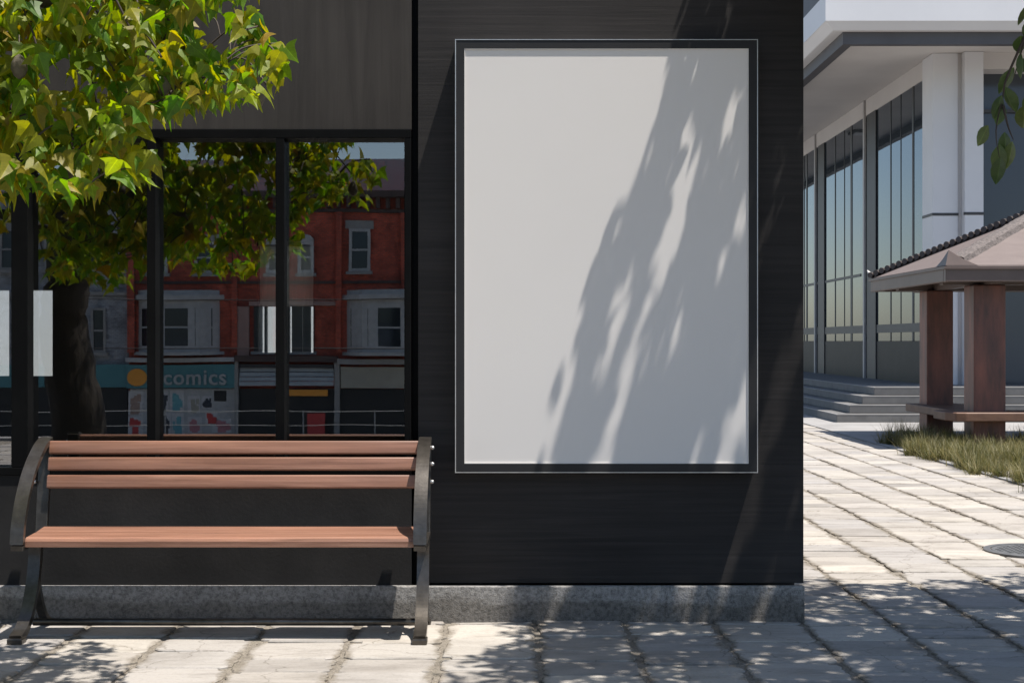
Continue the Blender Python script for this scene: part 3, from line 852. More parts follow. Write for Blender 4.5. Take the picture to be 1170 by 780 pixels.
    for c in hang:
        for _ in range(1):
            hp.append(np.array(c) + rng.normal(0, 0.008, 3)); hf.append(np.array([rng.normal(0, 0.35), rng.normal(0, 0.4), -1.0]))
            hn.append(np.array([rng.normal(0, 0.5), -1.0, rng.normal(0.2, 0.4)])); hs.append(rng.uniform(0.085, 0.12))
    # fringe sprays at the canopy's near-left margin, whose shade streaks down the sheet
    r2 = np.random.default_rng(5); k = 0
    while k < 520:
        gy = r2.uniform(6.88, 7.50); gx = r2.uniform(-0.07, 1.05) if k > 190 else r2.uniform(-0.06, 0.14)
        z = r2.uniform(3.3, 4.6)
        if gx < -0.035 + 0.03 * math.sin(gy * 31): continue
        if any(a < gx < b and c < gy < d for a, b, c, d in GAPS): continue
        p = np.array([gx - SUN.x * z, gy - SUN.y * z, z])
        if p[1] > WALL - 0.06 or in_frame(p, 12): continue
        hp.append(p); hf.append(np.array([r2.normal(0, 0.8), r2.normal(0, 0.8), -0.35])); hn.append(np.array([r2.normal(0, 0.3), r2.normal(0, 0.3), 1.0])); hs.append(r2.uniform(0.05, 0.08)); k += 1
    for k in range(3):
        gx, gy, z = -0.125 + rng.normal(0, 0.012), 6.78 + 0.18 * 2.0 + rng.normal(0, 0.02), 3.3
        hp.append(np.array([gx - SUN.x * z, gy - SUN.y * z, z])); hf.append(np.array([rng.normal(0, 0.5), rng.normal(0, 0.5), -0.3])); hn.append(np.array([0, 0, 1.0])); hs.append(0.07)
    P = np.vstack([P, hp]); Fw = np.vstack([Fw, hf]); Nn = np.vstack([Nn, hn]); S = np.concatenate([S, hs])
    V, Fc = leaves_mesh(P, Fw, Nn, S, 'oval')
    obj_np('crown', V, Fc, M['leafB'], t, uv=leaf_template('oval')[0][:, :2])
right_tree()

# ------------------------------------------------------------------ pavilion
def pavilion():
    x0, x1, y0, y1 = 5.32, 8.92, 17.4, 21.0
    zb, zt, za = 2.08, 2.28, 3.10
    cx, cy = (x0 + x1) / 2, (y0 + y1) / 2
    t = thing('garden_pavilion', 'small open pavilion with a pink hipped roof on thick rust-red posts', 'pavilion', (cx, cy, 0))
    def quadroof(bm, pts): bm.faces.new([bm.verts.new(p) for p in pts])
    # roof body: four slopes with thickness
    bm = bmesh.new()
    c = [(x0, y0), (x1, y0), (x1, y1), (x0, y1)]
    top = bm.verts.new((cx, cy, za)); low = bm.verts.new((cx, cy, za - 0.12))
    a = [bm.verts.new((x, y, zt + 0.004)) for x, y in c]; b = [bm.verts.new((x, y, zt - 0.06)) for x, y in c]
    for i in range(4):
        j = (i + 1) % 4
        bm.faces.new((a[i], a[j], top)); bm.faces.new((b[j], b[i], low)); bm.faces.new((a[i], b[i], b[j], a[j]))
    rf = obj('roof', bm, M['rooftop'], t)
    # eave fascia
    bm = bmesh.new(); th = 0.07
    e = 0.02
    box(bm, x0 - e, x1 + e, y0 - e, y0 + th, zb, zt - 0.003, 0.008); box(bm, x0 - e, x1 + e, y1 - th, y1 + e, zb, zt - 0.003, 0.008)
    box(bm, x0 - e - 0.002, x0 + th, y0 + th, y1 - th, zb + 0.002, zt - 0.005, 0.008); box(bm, x1 - th, x1 + e + 0.002, y0 + th, y1 - th, zb + 0.002, zt - 0.005, 0.008)
    # top lip
    box(bm, x0 - 0.045, x1 + 0.045, y0 - 0.045, y0 - e - 0.001, zt - 0.045, zt - 0.012); box(bm, x0 - 0.045, x0 - e - 0.003, y0 - e, y1 + 0.045, zt - 0.045, zt - 0.012)
    obj('eave', bm, M['eave'], t)
    # inner beams
    bm = bmesh.new()
    for yy in (17.95, 20.0): box(bm, x0 + 0.1, x1 - 0.1, yy - 0.07, yy + 0.07, zb - 0.02, zb + 0.14)
    for xx in (5.97, 8.27): box(bm, xx - 0.07, xx + 0.07, y0 + 0.1, y1 - 0.1, zb - 0.018, zb + 0.142)
    obj('beam', bm, M['eave'], t)
    # hips
    apex = Vector((cx, cy, za))
    def hip(cor, wid, m, name, th=0.05, off=0.0):
        cor = Vector(cor); d = (apex - cor).normalized(); s = d.cross(Vector((0, 0, 1))).normalized(); u = s.cross(d).normalized()
        bm = bmesh.new(); prof = [(-wid, -0.05), (-wid * 0.8, th * 0.6), (-wid * .3, th), (wid * .3, th), (wid * 0.8, th * 0.6), (wid, -0.05)]
        n = 30; rows = []
        for i in range(n + 1):
            p = cor + (apex - cor) * (0.09 + 0.91 * i / n)
            rows.append([bm.verts.new(p + s * (a + rng.normal(0, 0.004)) + u * (b + off + rng.normal(0, 0.004))) for a, b in prof])
        for i in range(n):
            for k in range(len(prof) - 1): bm.faces.new((rows[i][k], rows[i][k + 1], rows[i + 1][k + 1], rows[i + 1][k]))
        bm.faces.new(rows[0]); bm.faces.new(rows[-1])
        obj(name, bm, m, rf)
    hip((x0, y0, zt), 0.13, M['hip'], 'hip_ridge')
    hip((x1, y0, zt), 0.13, M['hip'], 'hip_ridge'); hip((x1, y1, zt), 0.13, M['hip'], 'hip_ridge')
    # tiled back hip: short barrel tiles crossing it
    cor = Vector((x0, y1, zt)); d = (apex - cor).normalized(); s = d.cross(Vector((0, 0, 1))).normalized(); u = s.cross(d).normalized()
    L = (apex - cor).length; bm = bmesh.new(); bw = bmesh.new()
    k = 0.04
    while k < L - 0.05:
        p = cor + d * k + u * 0.035
        tube(bm, [p - s * 0.11, p + s * 0.11], 0.043, 10)
        tube(bw, [p - s * 0.125 + u * 0.005, p - s * 0.1101 + u * 0.005], 0.030, 8)
        k += 0.098
    box(bm, 0, 0.0001, 0, 0.0001, 0, 0.0001) if False else None
    hip((x0, y1, zt), 0.09, M['tile'], 'hip_ridge', 0.03)
    obj('ridge_tiles', bm, M['tile'], rf); obj('tile_mortar', bw, M['mortar'], rf)
    # upturned horns at the corners
    for X, Y in ((x0, y0), (x0, y1), (x1, y0), (x1, y1)):
        sx = 1 if X == x0 else -1; sy = 1 if Y == y0 else -1
        bm = bmesh.new()
        p = [(X - 0.02 * sx, Y - 0.02 * sy, zt), (X + 0.38 * sx, Y - 0.02 * sy, zt), (X + 0.30 * sx, Y + 0.30 * sy, zt + 0.10), (X - 0.02 * sx, Y + 0.38 * sy, zt)]
        v = [bm.verts.new(q) for q in p]; tp = bm.verts.new((X + 0.03 * sx, Y + 0.03 * sy, zt + 0.19)); md = bm.verts.new((X + 0.2 * sx, Y - 0.0 * sy, zt + 0.075)); me = bm.verts.new((X - 0.0 * sx, Y + 0.2 * sy, zt + 0.075))
        bm.faces.new((v[0], v[1], md)); bm.faces.new((v[0], md, tp)); bm.faces.new((v[1], v[2], md)); bm.faces.new((md, v[2], tp))
        bm.faces.new((tp, v[2], me)); bm.faces.new((me, v[2], v[3])); bm.faces.new((tp, me, v[0])); bm.faces.new((me, v[3], v[0]))
        if X == x0 and Y == y1:
            bm.free(); bm = bmesh.new()
            tube(bm, [(X + 0.06, Y - 0.06, zt + 0.02), (X - 0.02, Y + 0.02, zt + 0.05), (X - 0.06, Y + 0.06, zt + 0.12)], [0.05, 0.035, 0.01], 8)
        obj('corner_horn', bm, M['eave'] if Y == y0 else M['mortar'], rf)
    # posts
    for X in (5.965, 8.275):
        for Y, s in ((17.95, 0.20), (20.0, 0.185)):
            bm = B(X - s, X + s, Y - s, Y + s, 0.0, zb - 0.0 - 0.022, 0.015)
            po = obj('post', bm, M['rust'], t)
            bm = B(X - s - 0.03, X + s + 0.03, Y - s - 0.03, Y + s + 0.03, 0.0, 0.06, 0.01)
            obj('post_base', bm, M['concrete'], po)
    # seats between the posts
    bm = bmesh.new()
    z0, z1 = 0.36, 0.47
    poly = [(5.42, 17.80), (5.50, 17.62), (5.62, 17.58), (8.9, 17.58), (8.9, 18.3), (5.42, 18.3)]
    a = [bm.verts.new((x, y, z0)) for x, y in poly]; b = [bm.verts.new((x, y, z1)) for x, y in poly]
    bm.faces.new(a); bm.faces.new(b)
    for i in range(len(poly)): j = (i + 1) % len(poly); bm.faces.new((a[i], a[j], b[j], b[i]))
    bmesh.ops.bevel(bm, geom=list(bm.edges), offset=0.01, segments=1, affect='EDGES')
    obj('seat', bm, M['rustseat'], t)
    obj('seat', B(5.63, 6.35, 18.302, 20.35, z0 + 0.001, z1 - 0.001, 0.01), M['rustseat'], t)
    obj('seat', B(7.9, 8.6, 18.302, 20.35, z0 + 0.001, z1 - 0.001, 0.01), M['rustseat'], t)
pavilion()

# ------------------------------------------------------------------ grass around the pavilion
def grass():
    V, Fc = [], []
    def blade(x, y, h, w, lean, a):
        dx, dy = math.cos(a), math.sin(a); sx, sy = -dy, dx
        b = len(V); seg = 3
        for i in range(seg + 1):
            t = i / seg; ww = w * (1 - t) * 0.5 + 0.0004
            ox = lean * t * t * dx; oy = lean * t * t * dy; z = h * (t - 0.18 * t * t * (lean / max(h, 1e-3)))
            V.append((x + ox + sx * ww, y + oy + sy * ww, z)); V.append((x + ox - sx * ww, y + oy - sy * ww, z))
        for i in range(seg):
            q = b + 2 * i; Fc.append((q, q + 1, q + 3, q + 2))
    for _ in range(1750):
        cy = rng.uniform(12.0, 18.75); edge = PAVE_X + 0.10 * math.sin(cy * 2.9) + 0.07 * math.sin(cy * 7.3)
        cx = edge + (abs(rng.normal(0, 0.8)) if rng.random() < 0.7 else rng.uniform(0, 4.5))
        dens = math.sin(cx * 3.1 + 1.2 * math.sin(cy * 1.9)) + math.sin(cy * 4.3 + cx)
        if dens < rng.uniform(-1.9, 0.6): continue
        hh = rng.uniform(0.09, 0.20) * (1.0 + 0.55 * max(0, dens) / 2)
        if cy > 17.7 and cx < 5.9: hh += 0.05; cx += 0.12
        for _k in range(rng.integers(22, 44)):
            a = rng.uniform(0, 2 * math.pi); r = abs(rng.normal(0, 0.055))
            blade(cx + r * math.cos(a), cy + r * math.sin(a), hh * rng.uniform(0.4, 1.35), rng.uniform(0.005, 0.011), rng.uniform(0.02, 0.2), a + rng.normal(0, 0.5))
    o = obj_np('grass', V, Fc, M['grass']); o['kind'] = 'stuff'
    bm = bmesh.new(); n = 30
    struct(obj('soil', B(PAVE_X + 0.092, 60, 12.2, 19.398, -0.05, 0.006), M['soil']))
grass()

# ------------------------------------------------------------------ glass fronted building
def office():
    ZT = 0.56
    gx, gy = 7.68, 26.0
    X1, Y1 = 26.0, 56.0
    t = thing('office_building', 'white flat-roofed building with tall bluish glass walls above grey steps', 'building', (gx, gy, ZT))
    def lstrip(prof, m, name, parent=t):
        bm = bmesh.new(); rows = []
        for (x, y, z) in prof: rows.append([bm.verts.new((X1, y, z)), bm.verts.new((x, y, z)), bm.verts.new((x, Y1, z))])
        for i in range(len(rows) - 1):
            for k in range(2): bm.faces.new((rows[i][k], rows[i][k + 1], rows[i + 1][k + 1], rows[i + 1][k]))
        return obj(name, bm, m, parent)
    r = obj('roof', B(5.29, X1, 23.96, Y1, 7.10, 7.199), M['concrete'], t)
    lstrip([(5.40, 24.07, 7.2), (5.28, 23.95, 7.2), (5.28, 23.95, 6.745), (5.30, 23.965, 6.735), (5.44, 24.08, 6.615), (5.46, 24.09, 6.61), (5.64, 24.2, 6.61)], M['white'], 'fascia')
    lstrip([(5.63, 24.2, 6.63), (5.63, 24.2, 6.40), (5.80, 24.35, 6.40), (5.80, 24.35, 6.60)], M['charcoal'], 'eave_band')
    obj('soffit', B(5.75, X1, 24.3, Y1, 6.57, 6.62), M['cream'], t)
    # ceiling fitting in the soffit
    bm = bmesh.new(); box(bm, 6.35, 6.95, 35.0, 35.6, 6.50, 6.568, 0.02); f = obj('soffit_lamp', bm, M['charcoal'], t)
    obj('diffuser', B(6.42, 6.88, 35.08, 35.52, 6.488, 6.499), M['white'], f)
    # ring beam
    obj('beam', B(8.495, X1, 25.70, 26.3, 6.27, 6.568), M['cream'], t)
    obj('beam', B(gx - 0.02, gx + 0.3, 26.42, Y1, 6.22, 6.568), M['cream'], t)
    obj('column', B(7.62, 8.08, 25.76, 26.418, ZT, 6.568, 0.01), M['white'], t)
    obj('column', B(8.15, 8.49, 25.60, 26.418, ZT, 6.566, 0.01), M['white'], t)
    obj('column_recess', B(8.081, 8.149, 25.79, 26.3, ZT, 6.564), M['cream'], t)
    bm = bmesh.new(); zj = PZ(244, 25.6)
    box(bm, 7.612, 8.088, 25.752, 25.80, zj - 0.025, zj + 0.025); box(bm, 8.142, 8.498, 25.592, 25.65, zj - 0.025, zj + 0.025); box(bm, 7.612, 7.65, 25.80, 26.4, zj - 0.025, zj + 0.025)
    obj('joint_band', bm, M['mullion'], t)
    # side curtain wall
    obj('side_glass', B(gx, gx + 0.03, 26.42, Y1, 1.36, 6.22), M['tower_glass'], t)
    obj('spandrel', B(gx - 0.01, gx + 0.05, 26.42, Y1, ZT, 1.355), M['spandrel'], t)
    # thick piers: each a pale jamb and a dark column
    for px in (990, 933.5):
        Y = gx * F / (px - 585)
        obj('jamb', B(gx - 0.055, gx - 0.012, Y - 0.02, Y + 0.10, ZT, 6.56), M['palemull'], t)
    for pa, pb in ((1002, 992), (943, 936)):
        Ya, Yb = gx * F / (pa - 585), gx * F / (pb - 585)
        obj('pier', B(gx - 0.03, gx - 0.011, Ya, Yb, ZT, 6.22), M['mullion'], t)
    for Yx in (41.5, 45.5, 49.5, 53.5): obj('pier', B(gx - 0.05, gx - 0.011, Yx, Yx + 0.8, ZT, 6.22), M['mullion'], t)
    for px, w in ((1043.5, 0.05), (1029.5, 0.008), (1018, 0.02), (973, 0.07), (965, 0.01), (954.5, 0.03), (922, 0.07), (919, 0.03)):
        Y = gx * F / (px - 585)
        obj('mullion', B(gx - 0.010, gx - 0.002, Y - w, Y + w, 1.36, 6.22), M['mullion'], t)
    obj('transom', B(gx - 0.014, gx - 0.001, 26.43, Y1, 1.53, 1.70), M['mullion'], t)
    obj('transom', B(gx - 0.013, gx - 0.001, 31.3, Y1, 2.78, 2.84), M['mullion'], t)
    # front glazing
    g = obj('front_glass', B(8.5, X1, 26.2, 26.23, ZT, 6.27), M['front_glass'], t)
    for xx in (8.52, 11.6, 14.7, 17.8, 21): obj('mullion', B(xx - 0.03, xx + 0.03, 26.12, 26.199, ZT, 6.27), M['mullion'], t)
    obj('transom', B(8.55, X1, 26.13, 26.198, 5.55, 5.61), M['mullion'], t)
    # set back storey on the roof
    obj('upper_storey', B(6.6, X1, 27.0, Y1, 7.2, 13.0), M['charcoal'], t)
    obj('core', B(gx + 0.1, X1 - 0.1, 26.4, Y1 - 0.1, ZT, 6.56), M['spandrel'], t)
office()
def steps():
    t = thing('entrance_steps', 'four broad grey granite steps rising to the terrace', 'steps', (8, 24, 0))
    for i, (x, y) in enumerate(((5.40, 23.66), (5.68, 23.96), (5.97, 24.26), (6.25, 24.56))):
        z0 = 0.14 * i; bm = B(x, 30, y, 56, max(z0, 0.0) - (0.02 if i == 0 else -0.001), z0 + 0.14, 0.012, 2)
        o = obj('step' if i < 3 else 'terrace', bm, M['steps'], t)
        if i > 0 or True:
            # sunlit tread edge painted as a paler nosing
            bm = bmesh.new(); box(bm, x - 0.002, 30, y - 0.003, y + 0.035, z0 + 0.128, z0 + 0.1425); box(bm, x - 0.003, x + 0.035, y + 0.036, 56, z0 + 0.128, z0 + 0.1424)
            obj('lit_nosing', bm, M['concrete'], o)
    return t
steps()

# ------------------------------------------------------------------ street front opposite (seen in the glass)
YV = 60.0; YF = 2 * GY - YV; K = F / YV
def fx(px): return (px - 585) / K
def fz(py): return H - (py - 390) / K
def brick_mat(name, c1, c2, mortar):
    m, nt, b = mat(name)
    tc = N(nt, 'ShaderNodeTexCoord'); sp = N(nt, 'ShaderNodeSeparateXYZ'); cb = N(nt, 'ShaderNodeCombineXYZ')
    nt.links.new(tc.outputs['Object'], sp.inputs[0]); nt.links.new(sp.outputs['X'], cb.inputs['X']); nt.links.new(sp.outputs['Z'], cb.inputs['Y'])
    br = N(nt, 'ShaderNodeTexBrick'); br.inputs['Scale'].default_value = 3.0
    br.inputs['Color1'].default_value = c1 + (1,); br.inputs['Color2'].default_value = c2 + (1,); br.inputs['Mortar'].default_value = mortar + (1,)
    br.inputs['Mortar Size'].default_value = 0.025
    nt.links.new(cb.outputs[0], br.inputs['Vector'])
    nz = noise(nt, coords(nt), 0.9, 8, 0.7)
    nb = noise(nt, coords(nt, (1, 1, 3.5)), 2.2, 6, 0.75)
    c = mix(nt, br.outputs['Color'], ramp(nt, nz, [(0.32, 0.5), (0.62, 1.25)]), 1.0, 'MULTIPLY')
    c = mix(nt, c, ramp(nt, nb, [(0.34, 0.45), (0.52, 1.1)]), 0.8, 'MULTIPLY')
    nt.links.new(c, b.inputs['Base Color']); b.inputs['Roughness'].default_value = 0.9
    return m
M['redbrick'] = brick_mat('red_brick', (0.56, 0.105, 0.055), (0.40, 0.070, 0.040), (0.24, 0.11, 0.09))
M['greybrick'] = brick_mat('painted_grey_brick', (0.36, 0.37, 0.39), (0.30, 0.31, 0.33), (0.24, 0.25, 0.26))
M['fwhite'] = noisy('white_painted_timber', (0.36, 0.365, 0.36), (0.50, 0.50, 0.49), 3, 0.6, bs=0)
M['stone'] = noisy('grey_stone_trim', (0.26, 0.25, 0.24), (0.36, 0.35, 0.33), 2, 0.8, bs=0)
M['teal'] = noisy('teal_sign_board', (0.07, 0.22, 0.24), (0.09, 0.26, 0.28), 2, 0.5, bs=0)
M['orange'] = noisy('orange_paint', (0.75, 0.30, 0.03), (0.85, 0.36, 0.05), 5, 0.5, bs=0)
M['beige'] = noisy('faded_beige_board', (0.34, 0.32, 0.26), (0.42, 0.40, 0.33), 2, 0.6, bs=0)
M['void'] = noisy('shop_shadow', (0.012, 0.012, 0.013), (0.02, 0.02, 0.02), 2, 0.5, bs=0)
M['corn'] = noisy('dark_cornice', (0.07, 0.05, 0.045), (0.11, 0.075, 0.065), 3, 0.8, bs=0)
M['slate'] = noisy('slate_grey_roof', (0.22, 0.27, 0.30), (0.27, 0.32, 0.35), 1, 0.7, bs=0)
M['red'] = noisy('red_paint', (0.5, 0.05, 0.05), (0.6, 0.07, 0.06), 4, 0.6, bs=0)
M['skin'] = noisy('poster_print_warm', (0.30, 0.20, 0.16), (0.45, 0.32, 0.26), 6, 0.6, bs=0)
M['ink'] = noisy('poster_print_dark', (0.02, 0.025, 0.035), (0.06, 0.07, 0.09), 6, 0.6, bs=0)
M['cyanink'] = noisy('poster_print_teal', (0.10, 0.32, 0.36), (0.20, 0.45, 0.48), 6, 0.6, bs=0)
M['pink'] = noisy('poster_print_pink', (0.45, 0.16, 0.18), (0.55, 0.25, 0.27), 6, 0.6, bs=0)

def fwindow(parent, a, b, t_, bt, fm, arch=False, sash=True, depth=0.0, fr=0.09, lintel=None, sill=True):
    """window whose opening covers px a..b, py t_..bt"""
    x0, x1, z1, z0 = fx(a), fx(b), fz(t_), fz(bt); Y = YF + depth
    w = bmesh.new()
    box(w, x0, x0 + fr, Y + 0.002, Y + 0.12, z0, z1); box(w, x1 - fr, x1, Y + 0.002, Y + 0.12, z0, z1)
    box(w, x0 + fr, x1 - fr, Y + 0.002, Y + 0.12, z0, z0 + fr); box(w, x0 + fr, x1 - fr, Y + 0.002, Y + 0.12, z1 - fr, z1)
    if sash: box(w, x0 + fr, x1 - fr, Y + 0.003, Y + 0.10, (z0 + z1) / 2 - 0.04, (z0 + z1) / 2 + 0.04)
    if arch:
        r = (x1 - x0) / 2; c = (x0 + x1) / 2; n = 12; vs = []
        for yy in (Y + 0.002, Y + 0.12):
            vs.append([w.verts.new((c + r * math.cos(math.pi * k / n), yy, z1 + r * 0.8 * math.sin(math.pi * k / n))) for k in range(n + 1)])
        w.faces.new(vs[0]); w.faces.new(vs[1])
        for k in range(n + 1): w.faces.new((vs[0][k], vs[0][(k + 1) % (n + 1)], vs[1][(k + 1) % (n + 1)], vs[1][k]))
    o = obj('window', w, fm, parent)
    obj('pane', B(x0 + fr, x1 - fr, Y + 0.004, Y + 0.05, z0 + fr, z1 - fr), M['pane'], o)
    if sill: obj('sill', B(x0 - 0.1, x1 + 0.1, Y + 0.004, Y + 0.22, z0 - 0.14, z0 - 0.002), M['stone'], o)
    if lintel: obj('lintel', B(x0 - 0.15, x1 + 0.15, Y + 0.004, Y + 0.1, z1 + 0.002, z1 + lintel), M['stone'], o)
    return o
def bay(parent, a, b, t_, bt, cuts, fm):
    x0, x1, z1, z0 = fx(a), fx(b), fz(t_), fz(bt)
    w = bmesh.new(); dp = 0.7; ch = (x1 - x0) * 0.22
    poly = [(x0, YF + 0.002), (x0 + ch, YF + dp), (x1 - ch, YF + dp), (x1, YF + 0.002)]
    def pr(poly, za, zb):
        A = [w.verts.new((x, y, za)) for x, y in poly]; Bv = [w.verts.new((x, y, zb)) for x, y in poly]
        w.faces.new(A); w.faces.new(Bv)
        for i in range(4): j = (i + 1) % 4; w.faces.new((A[i], A[j], Bv[j], Bv[i]))
    pr(poly, z0, z1)
    # curved cornice on top
    ex = [(x0 - 0.2, YF + 0.004), (x0 + ch - 0.1, YF + dp + 0.2), (x1 - ch + 0.1, YF + dp + 0.2), (x1 + 0.2, YF + 0.004)]
    pr(ex, z1 + 0.001, z1 + 0.22); pr([(x0, YF + 0.006), (x0 + ch, YF + dp), (x1 - ch, YF + dp), (x1, YF + 0.006)], z1 + 0.221, z1 + 0.42)
    pr(ex, z0 - 0.15, z0 - 0.001)
    o = obj('bay_window', w, fm, parent)
    for (ca, cb) in cuts:
        xa, xb = fx(ca), fx(cb)
        def yy(x):
            if x < x0 + ch: return YF + dp * (x - x0) / ch
            if x > x1 - ch: return YF + dp * (x1 - x) / ch
            return YF + dp
        w = bmesh.new(); e = 0.012
        ya, yb = yy(xa) + e, yy(xb) + e
        za, zb = z0 + 0.25, z1 - 0.35; zm = (za + zb) / 2
        for (p, q) in ((za, zm - 0.04), (zm + 0.04, zb)):
            A = [(xa, ya, p), (xb, yb, p), (xb, yb, q), (xa, ya, q)]
            v = [w.verts.new(c) for c in A] + [w.verts.new((c[0], c[1] - 0.01, c[2])) for c in A]
            w.faces.new(v[:4]); w.faces.new(v[4:])
            for i in range(4): j = (i + 1) % 4; w.faces.new((v[i], v[j], v[4 + j], v[4 + i]))
        obj('pane', w, M['pane'], o)
    return o
STREET = -3.06
def street_front():
    # red brick building
    r0, r1 = fx(147), fx(470) + 3.5
    t = thing('brick_building', 'red brick terrace with white bay windows over shopfronts mirrored in the window', 'building', ((r0 + r1) / 2, YF, STREET))
    obj('wall', B(r0, r1, YF - 11, YF, STREET, fz(226)), M['redbrick'], t)
    obj('cornice', B(r0 - 0.1, r1, YF + 0.002, YF + 0.55, fz(226), fz(219)), M['corn'], t)
    w = bmesh.new(); x = r0 + 0.1
    while x < r1 - 0.3: box(w, x, x + 0.16, YF + 0.003, YF + 0.35, fz(238), fz(226) - 0.003); x += 0.42
    box(w, r0, r1, YF + 0.004, YF + 0.16, fz(243), fz(239)); obj('bracket_band', w, M['corn'], t)
    for a, b in ((147, 155), (262, 268), (388, 394), (462, 470)):
        obj('brick_pier', B(fx(a), fx(b), YF + 0.002, YF + 0.25, fz(403), fz(243) - 0.002), M['redbrick'], t)
    obj('stone_pier', B(fx(268), fx(281), YF + 0.003, YF + 0.2, fz(410), fz(350)), M['stonep'], t)
    obj('string_course', B(r0, r1, YF + 0.001, YF + 0.10, fz(324), fz(321)), M['corn'], t)
    obj('string_course', B(fx(281), fx(390), YF + 0.001, YF + 0.14, fz(349), fz(344)), M['stonep'], t)
    fwindow(t, 343, 362, 276, 312, M['fwhite'], arch=True, fr=0.14)
    fwindow(t, 300, 318, 276, 312, M['fwhite'], arch=True, fr=0.14)
    fwindow(t, 402, 426, 262, 310, M['fwhite'], lintel=0.35, fr=0.12)
    fwindow(t, 218, 244, 276, 312, M['fwhite'], lintel=0.3, fr=0.12)
    fwindow(t, 165, 188, 268, 312, M['fwhite'], lintel=0.3, fr=0.12)
    fwindow(t, 484, 508, 262, 310, M['fwhite'], lintel=0.35, fr=0.12)
    bay(t, 158, 247, 343, 402, ((163, 176), (189, 215), (223, 240)), M['fwhite'])
    bay(t, 400, 488, 343, 402, ((405, 426), (437, 462), (467, 484)), M['fwhite'])
    fwindow(t, 286, 308, 350, 402, M['mullion'], fr=0.08)
    fwindow(t, 330, 362, 350, 402, M['mullion'], fr=0.08)
    obj('shop_cornice', B(r0, fx(266), YF + 0.003, YF + 0.55, fz(414), fz(409)), M['fwhite'], t)
    obj('shop_cornice', B(fx(266), fx(390), YF + 0.003, YF + 0.5, fz(414), fz(407)), M['corn'], t)
    obj('shop_cornice', B(fx(390), r1, YF + 0.003, YF + 0.5, fz(416), fz(410)), M['stone'], t)
    # shop fronts
    g = obj('shopfront', B(fx(150), fx(266), YF + 0.004, YF + 0.22, STREET, fz(444)), M['fwhite'], t)
    obj('shopfront', B(fx(270), fx(386), YF + 0.004, YF + 0.18, STREET, fz(444)), M['void'], t)
    obj('shopfront', B(fx(392), r1, YF + 0.004, YF + 0.18, STREET, fz(444)), M['void'], t)
    for a, b in ((266, 270), (386, 392)): obj('pilaster', B(fx(a), fx(b), YF + 0.005, YF + 0.4, STREET, fz(414) - 0.01), M['stone'], t)
    # roof behind
    obj('roof', B(fx(150), r1 + 4, YF - 11.5, YF - 3.0, fz(226) - 0.2, fz(172)), M['slate'], t)
    # comics sign
    s = thing('shop_sign', 'teal shop sign reading comics in pale letters, mirrored in the window', 'sign', (fx(205), YF + 0.3, fz(443)))
    obj('board', B(fx(147), fx(266), YF + 0.225, YF + 0.40, fz(443), fz(417)), M['teal'], s)
    cu = bpy.data.curves.new('letters', 'FONT'); cu.body = 'comics'; cu.size = 0.98; cu.extrude = 0.03; cu.offset = 0.012; cu.space_character = 1.08; cu.align_x = 'CENTER'
    to = bpy.data.objects.new('tmp_text', cu); COL.objects.link(to)
    bpy.context.view_layer.update()
    me = bpy.data.meshes.new_from_object(to); bpy.data.objects.remove(to)
    xs = [v.co.x for v in me.vertices]; W = max(xs) - min(xs); target = fx(257) - fx(186); k = target / W
    for v in me.vertices: v.co = Vector((v.co.x * k, -v.co.z, v.co.y * k * 1.0))
    me.materials.append(M['fwhite'])
    lo = bpy.data.objects.new('lettering', me); COL.objects.link(lo); lo.parent = s
    lo.location = Vector((fx(221.5), YF + 0.435, fz(439))) - s.location
    # round orange roundel at the sign's end
    w = bmesh.new(); c = Vector((fx(159), 0, fz(431))); n = 20
    ring = [[w.verts.new((c.x + 0.42 * math.cos(2 * math.pi * k / n), yy, c.z + 0.36 * math.sin(2 * math.pi * k / n))) for k in range(n)] for yy in (YF + 0.402, YF + 0.43)]
    w.faces.new(ring[0]); w.faces.new(ring[1])
    for k in range(n): w.faces.new((ring[0][k], ring[0][(k + 1) % n], ring[1][(k + 1) % n], ring[1][k]))
    obj('roundel', w, M['orange'], s)
    # corrugated shutters boxes and beige sign
    for a, b, nm in ((271, 315, 'left'), (324, 385, 'right')):
        tt = thing('roller_awning', 'pale ribbed roller awning, ' + ('narrower one next to the teal sign' if nm == 'left' else 'wider one next to the beige board'), 'awning', (fx((a + b) / 2), YF + 0.3, fz(442)), 'ribbed awnings over the dark shopfront')
        w = bmesh.new()
        for i in range(4): box(w, fx(a), fx(b), YF + 0.19 + 0.06 * i, YF + 0.26 + 0.06 * i, fz(421 + 5 * i + 4.4), fz(421 + 5 * i))
        obj('cover', w, M['slats'], tt)
        obj('headbox', B(fx(a), fx(b), YF + 0.185, YF + 0.42, fz(420.8), fz(417)), M['mullion'], tt)
    o = obj('fascia_board', B(fx(393), r1, YF + 0.19, YF + 0.32, fz(443), fz(419)), M['beige'], None, loc=(fx(430), YF + 0.2, fz(443)))
    _props(o, 'plain beige shop board right of the ribbed awnings, mirrored in the window', 'sign')
    o = obj('orange_banner', B(fx(335), fx(378), YF + 0.30, YF + 0.34, fz(452), fz(445)), M['orange'], None, loc=(fx(356), YF + 0.3, fz(452)))
    _props(o, 'small orange banner hanging under the wider ribbed awning', 'banner')
    o = obj('red_board', B(fx(356), fx(376), YF + 0.5, YF + 0.56, fz(500), fz(471)), M['red'], None, loc=(fx(366), YF + 0.5, fz(500)))
    _props(o, 'red board standing in the dark shopfront behind the railing', 'board')
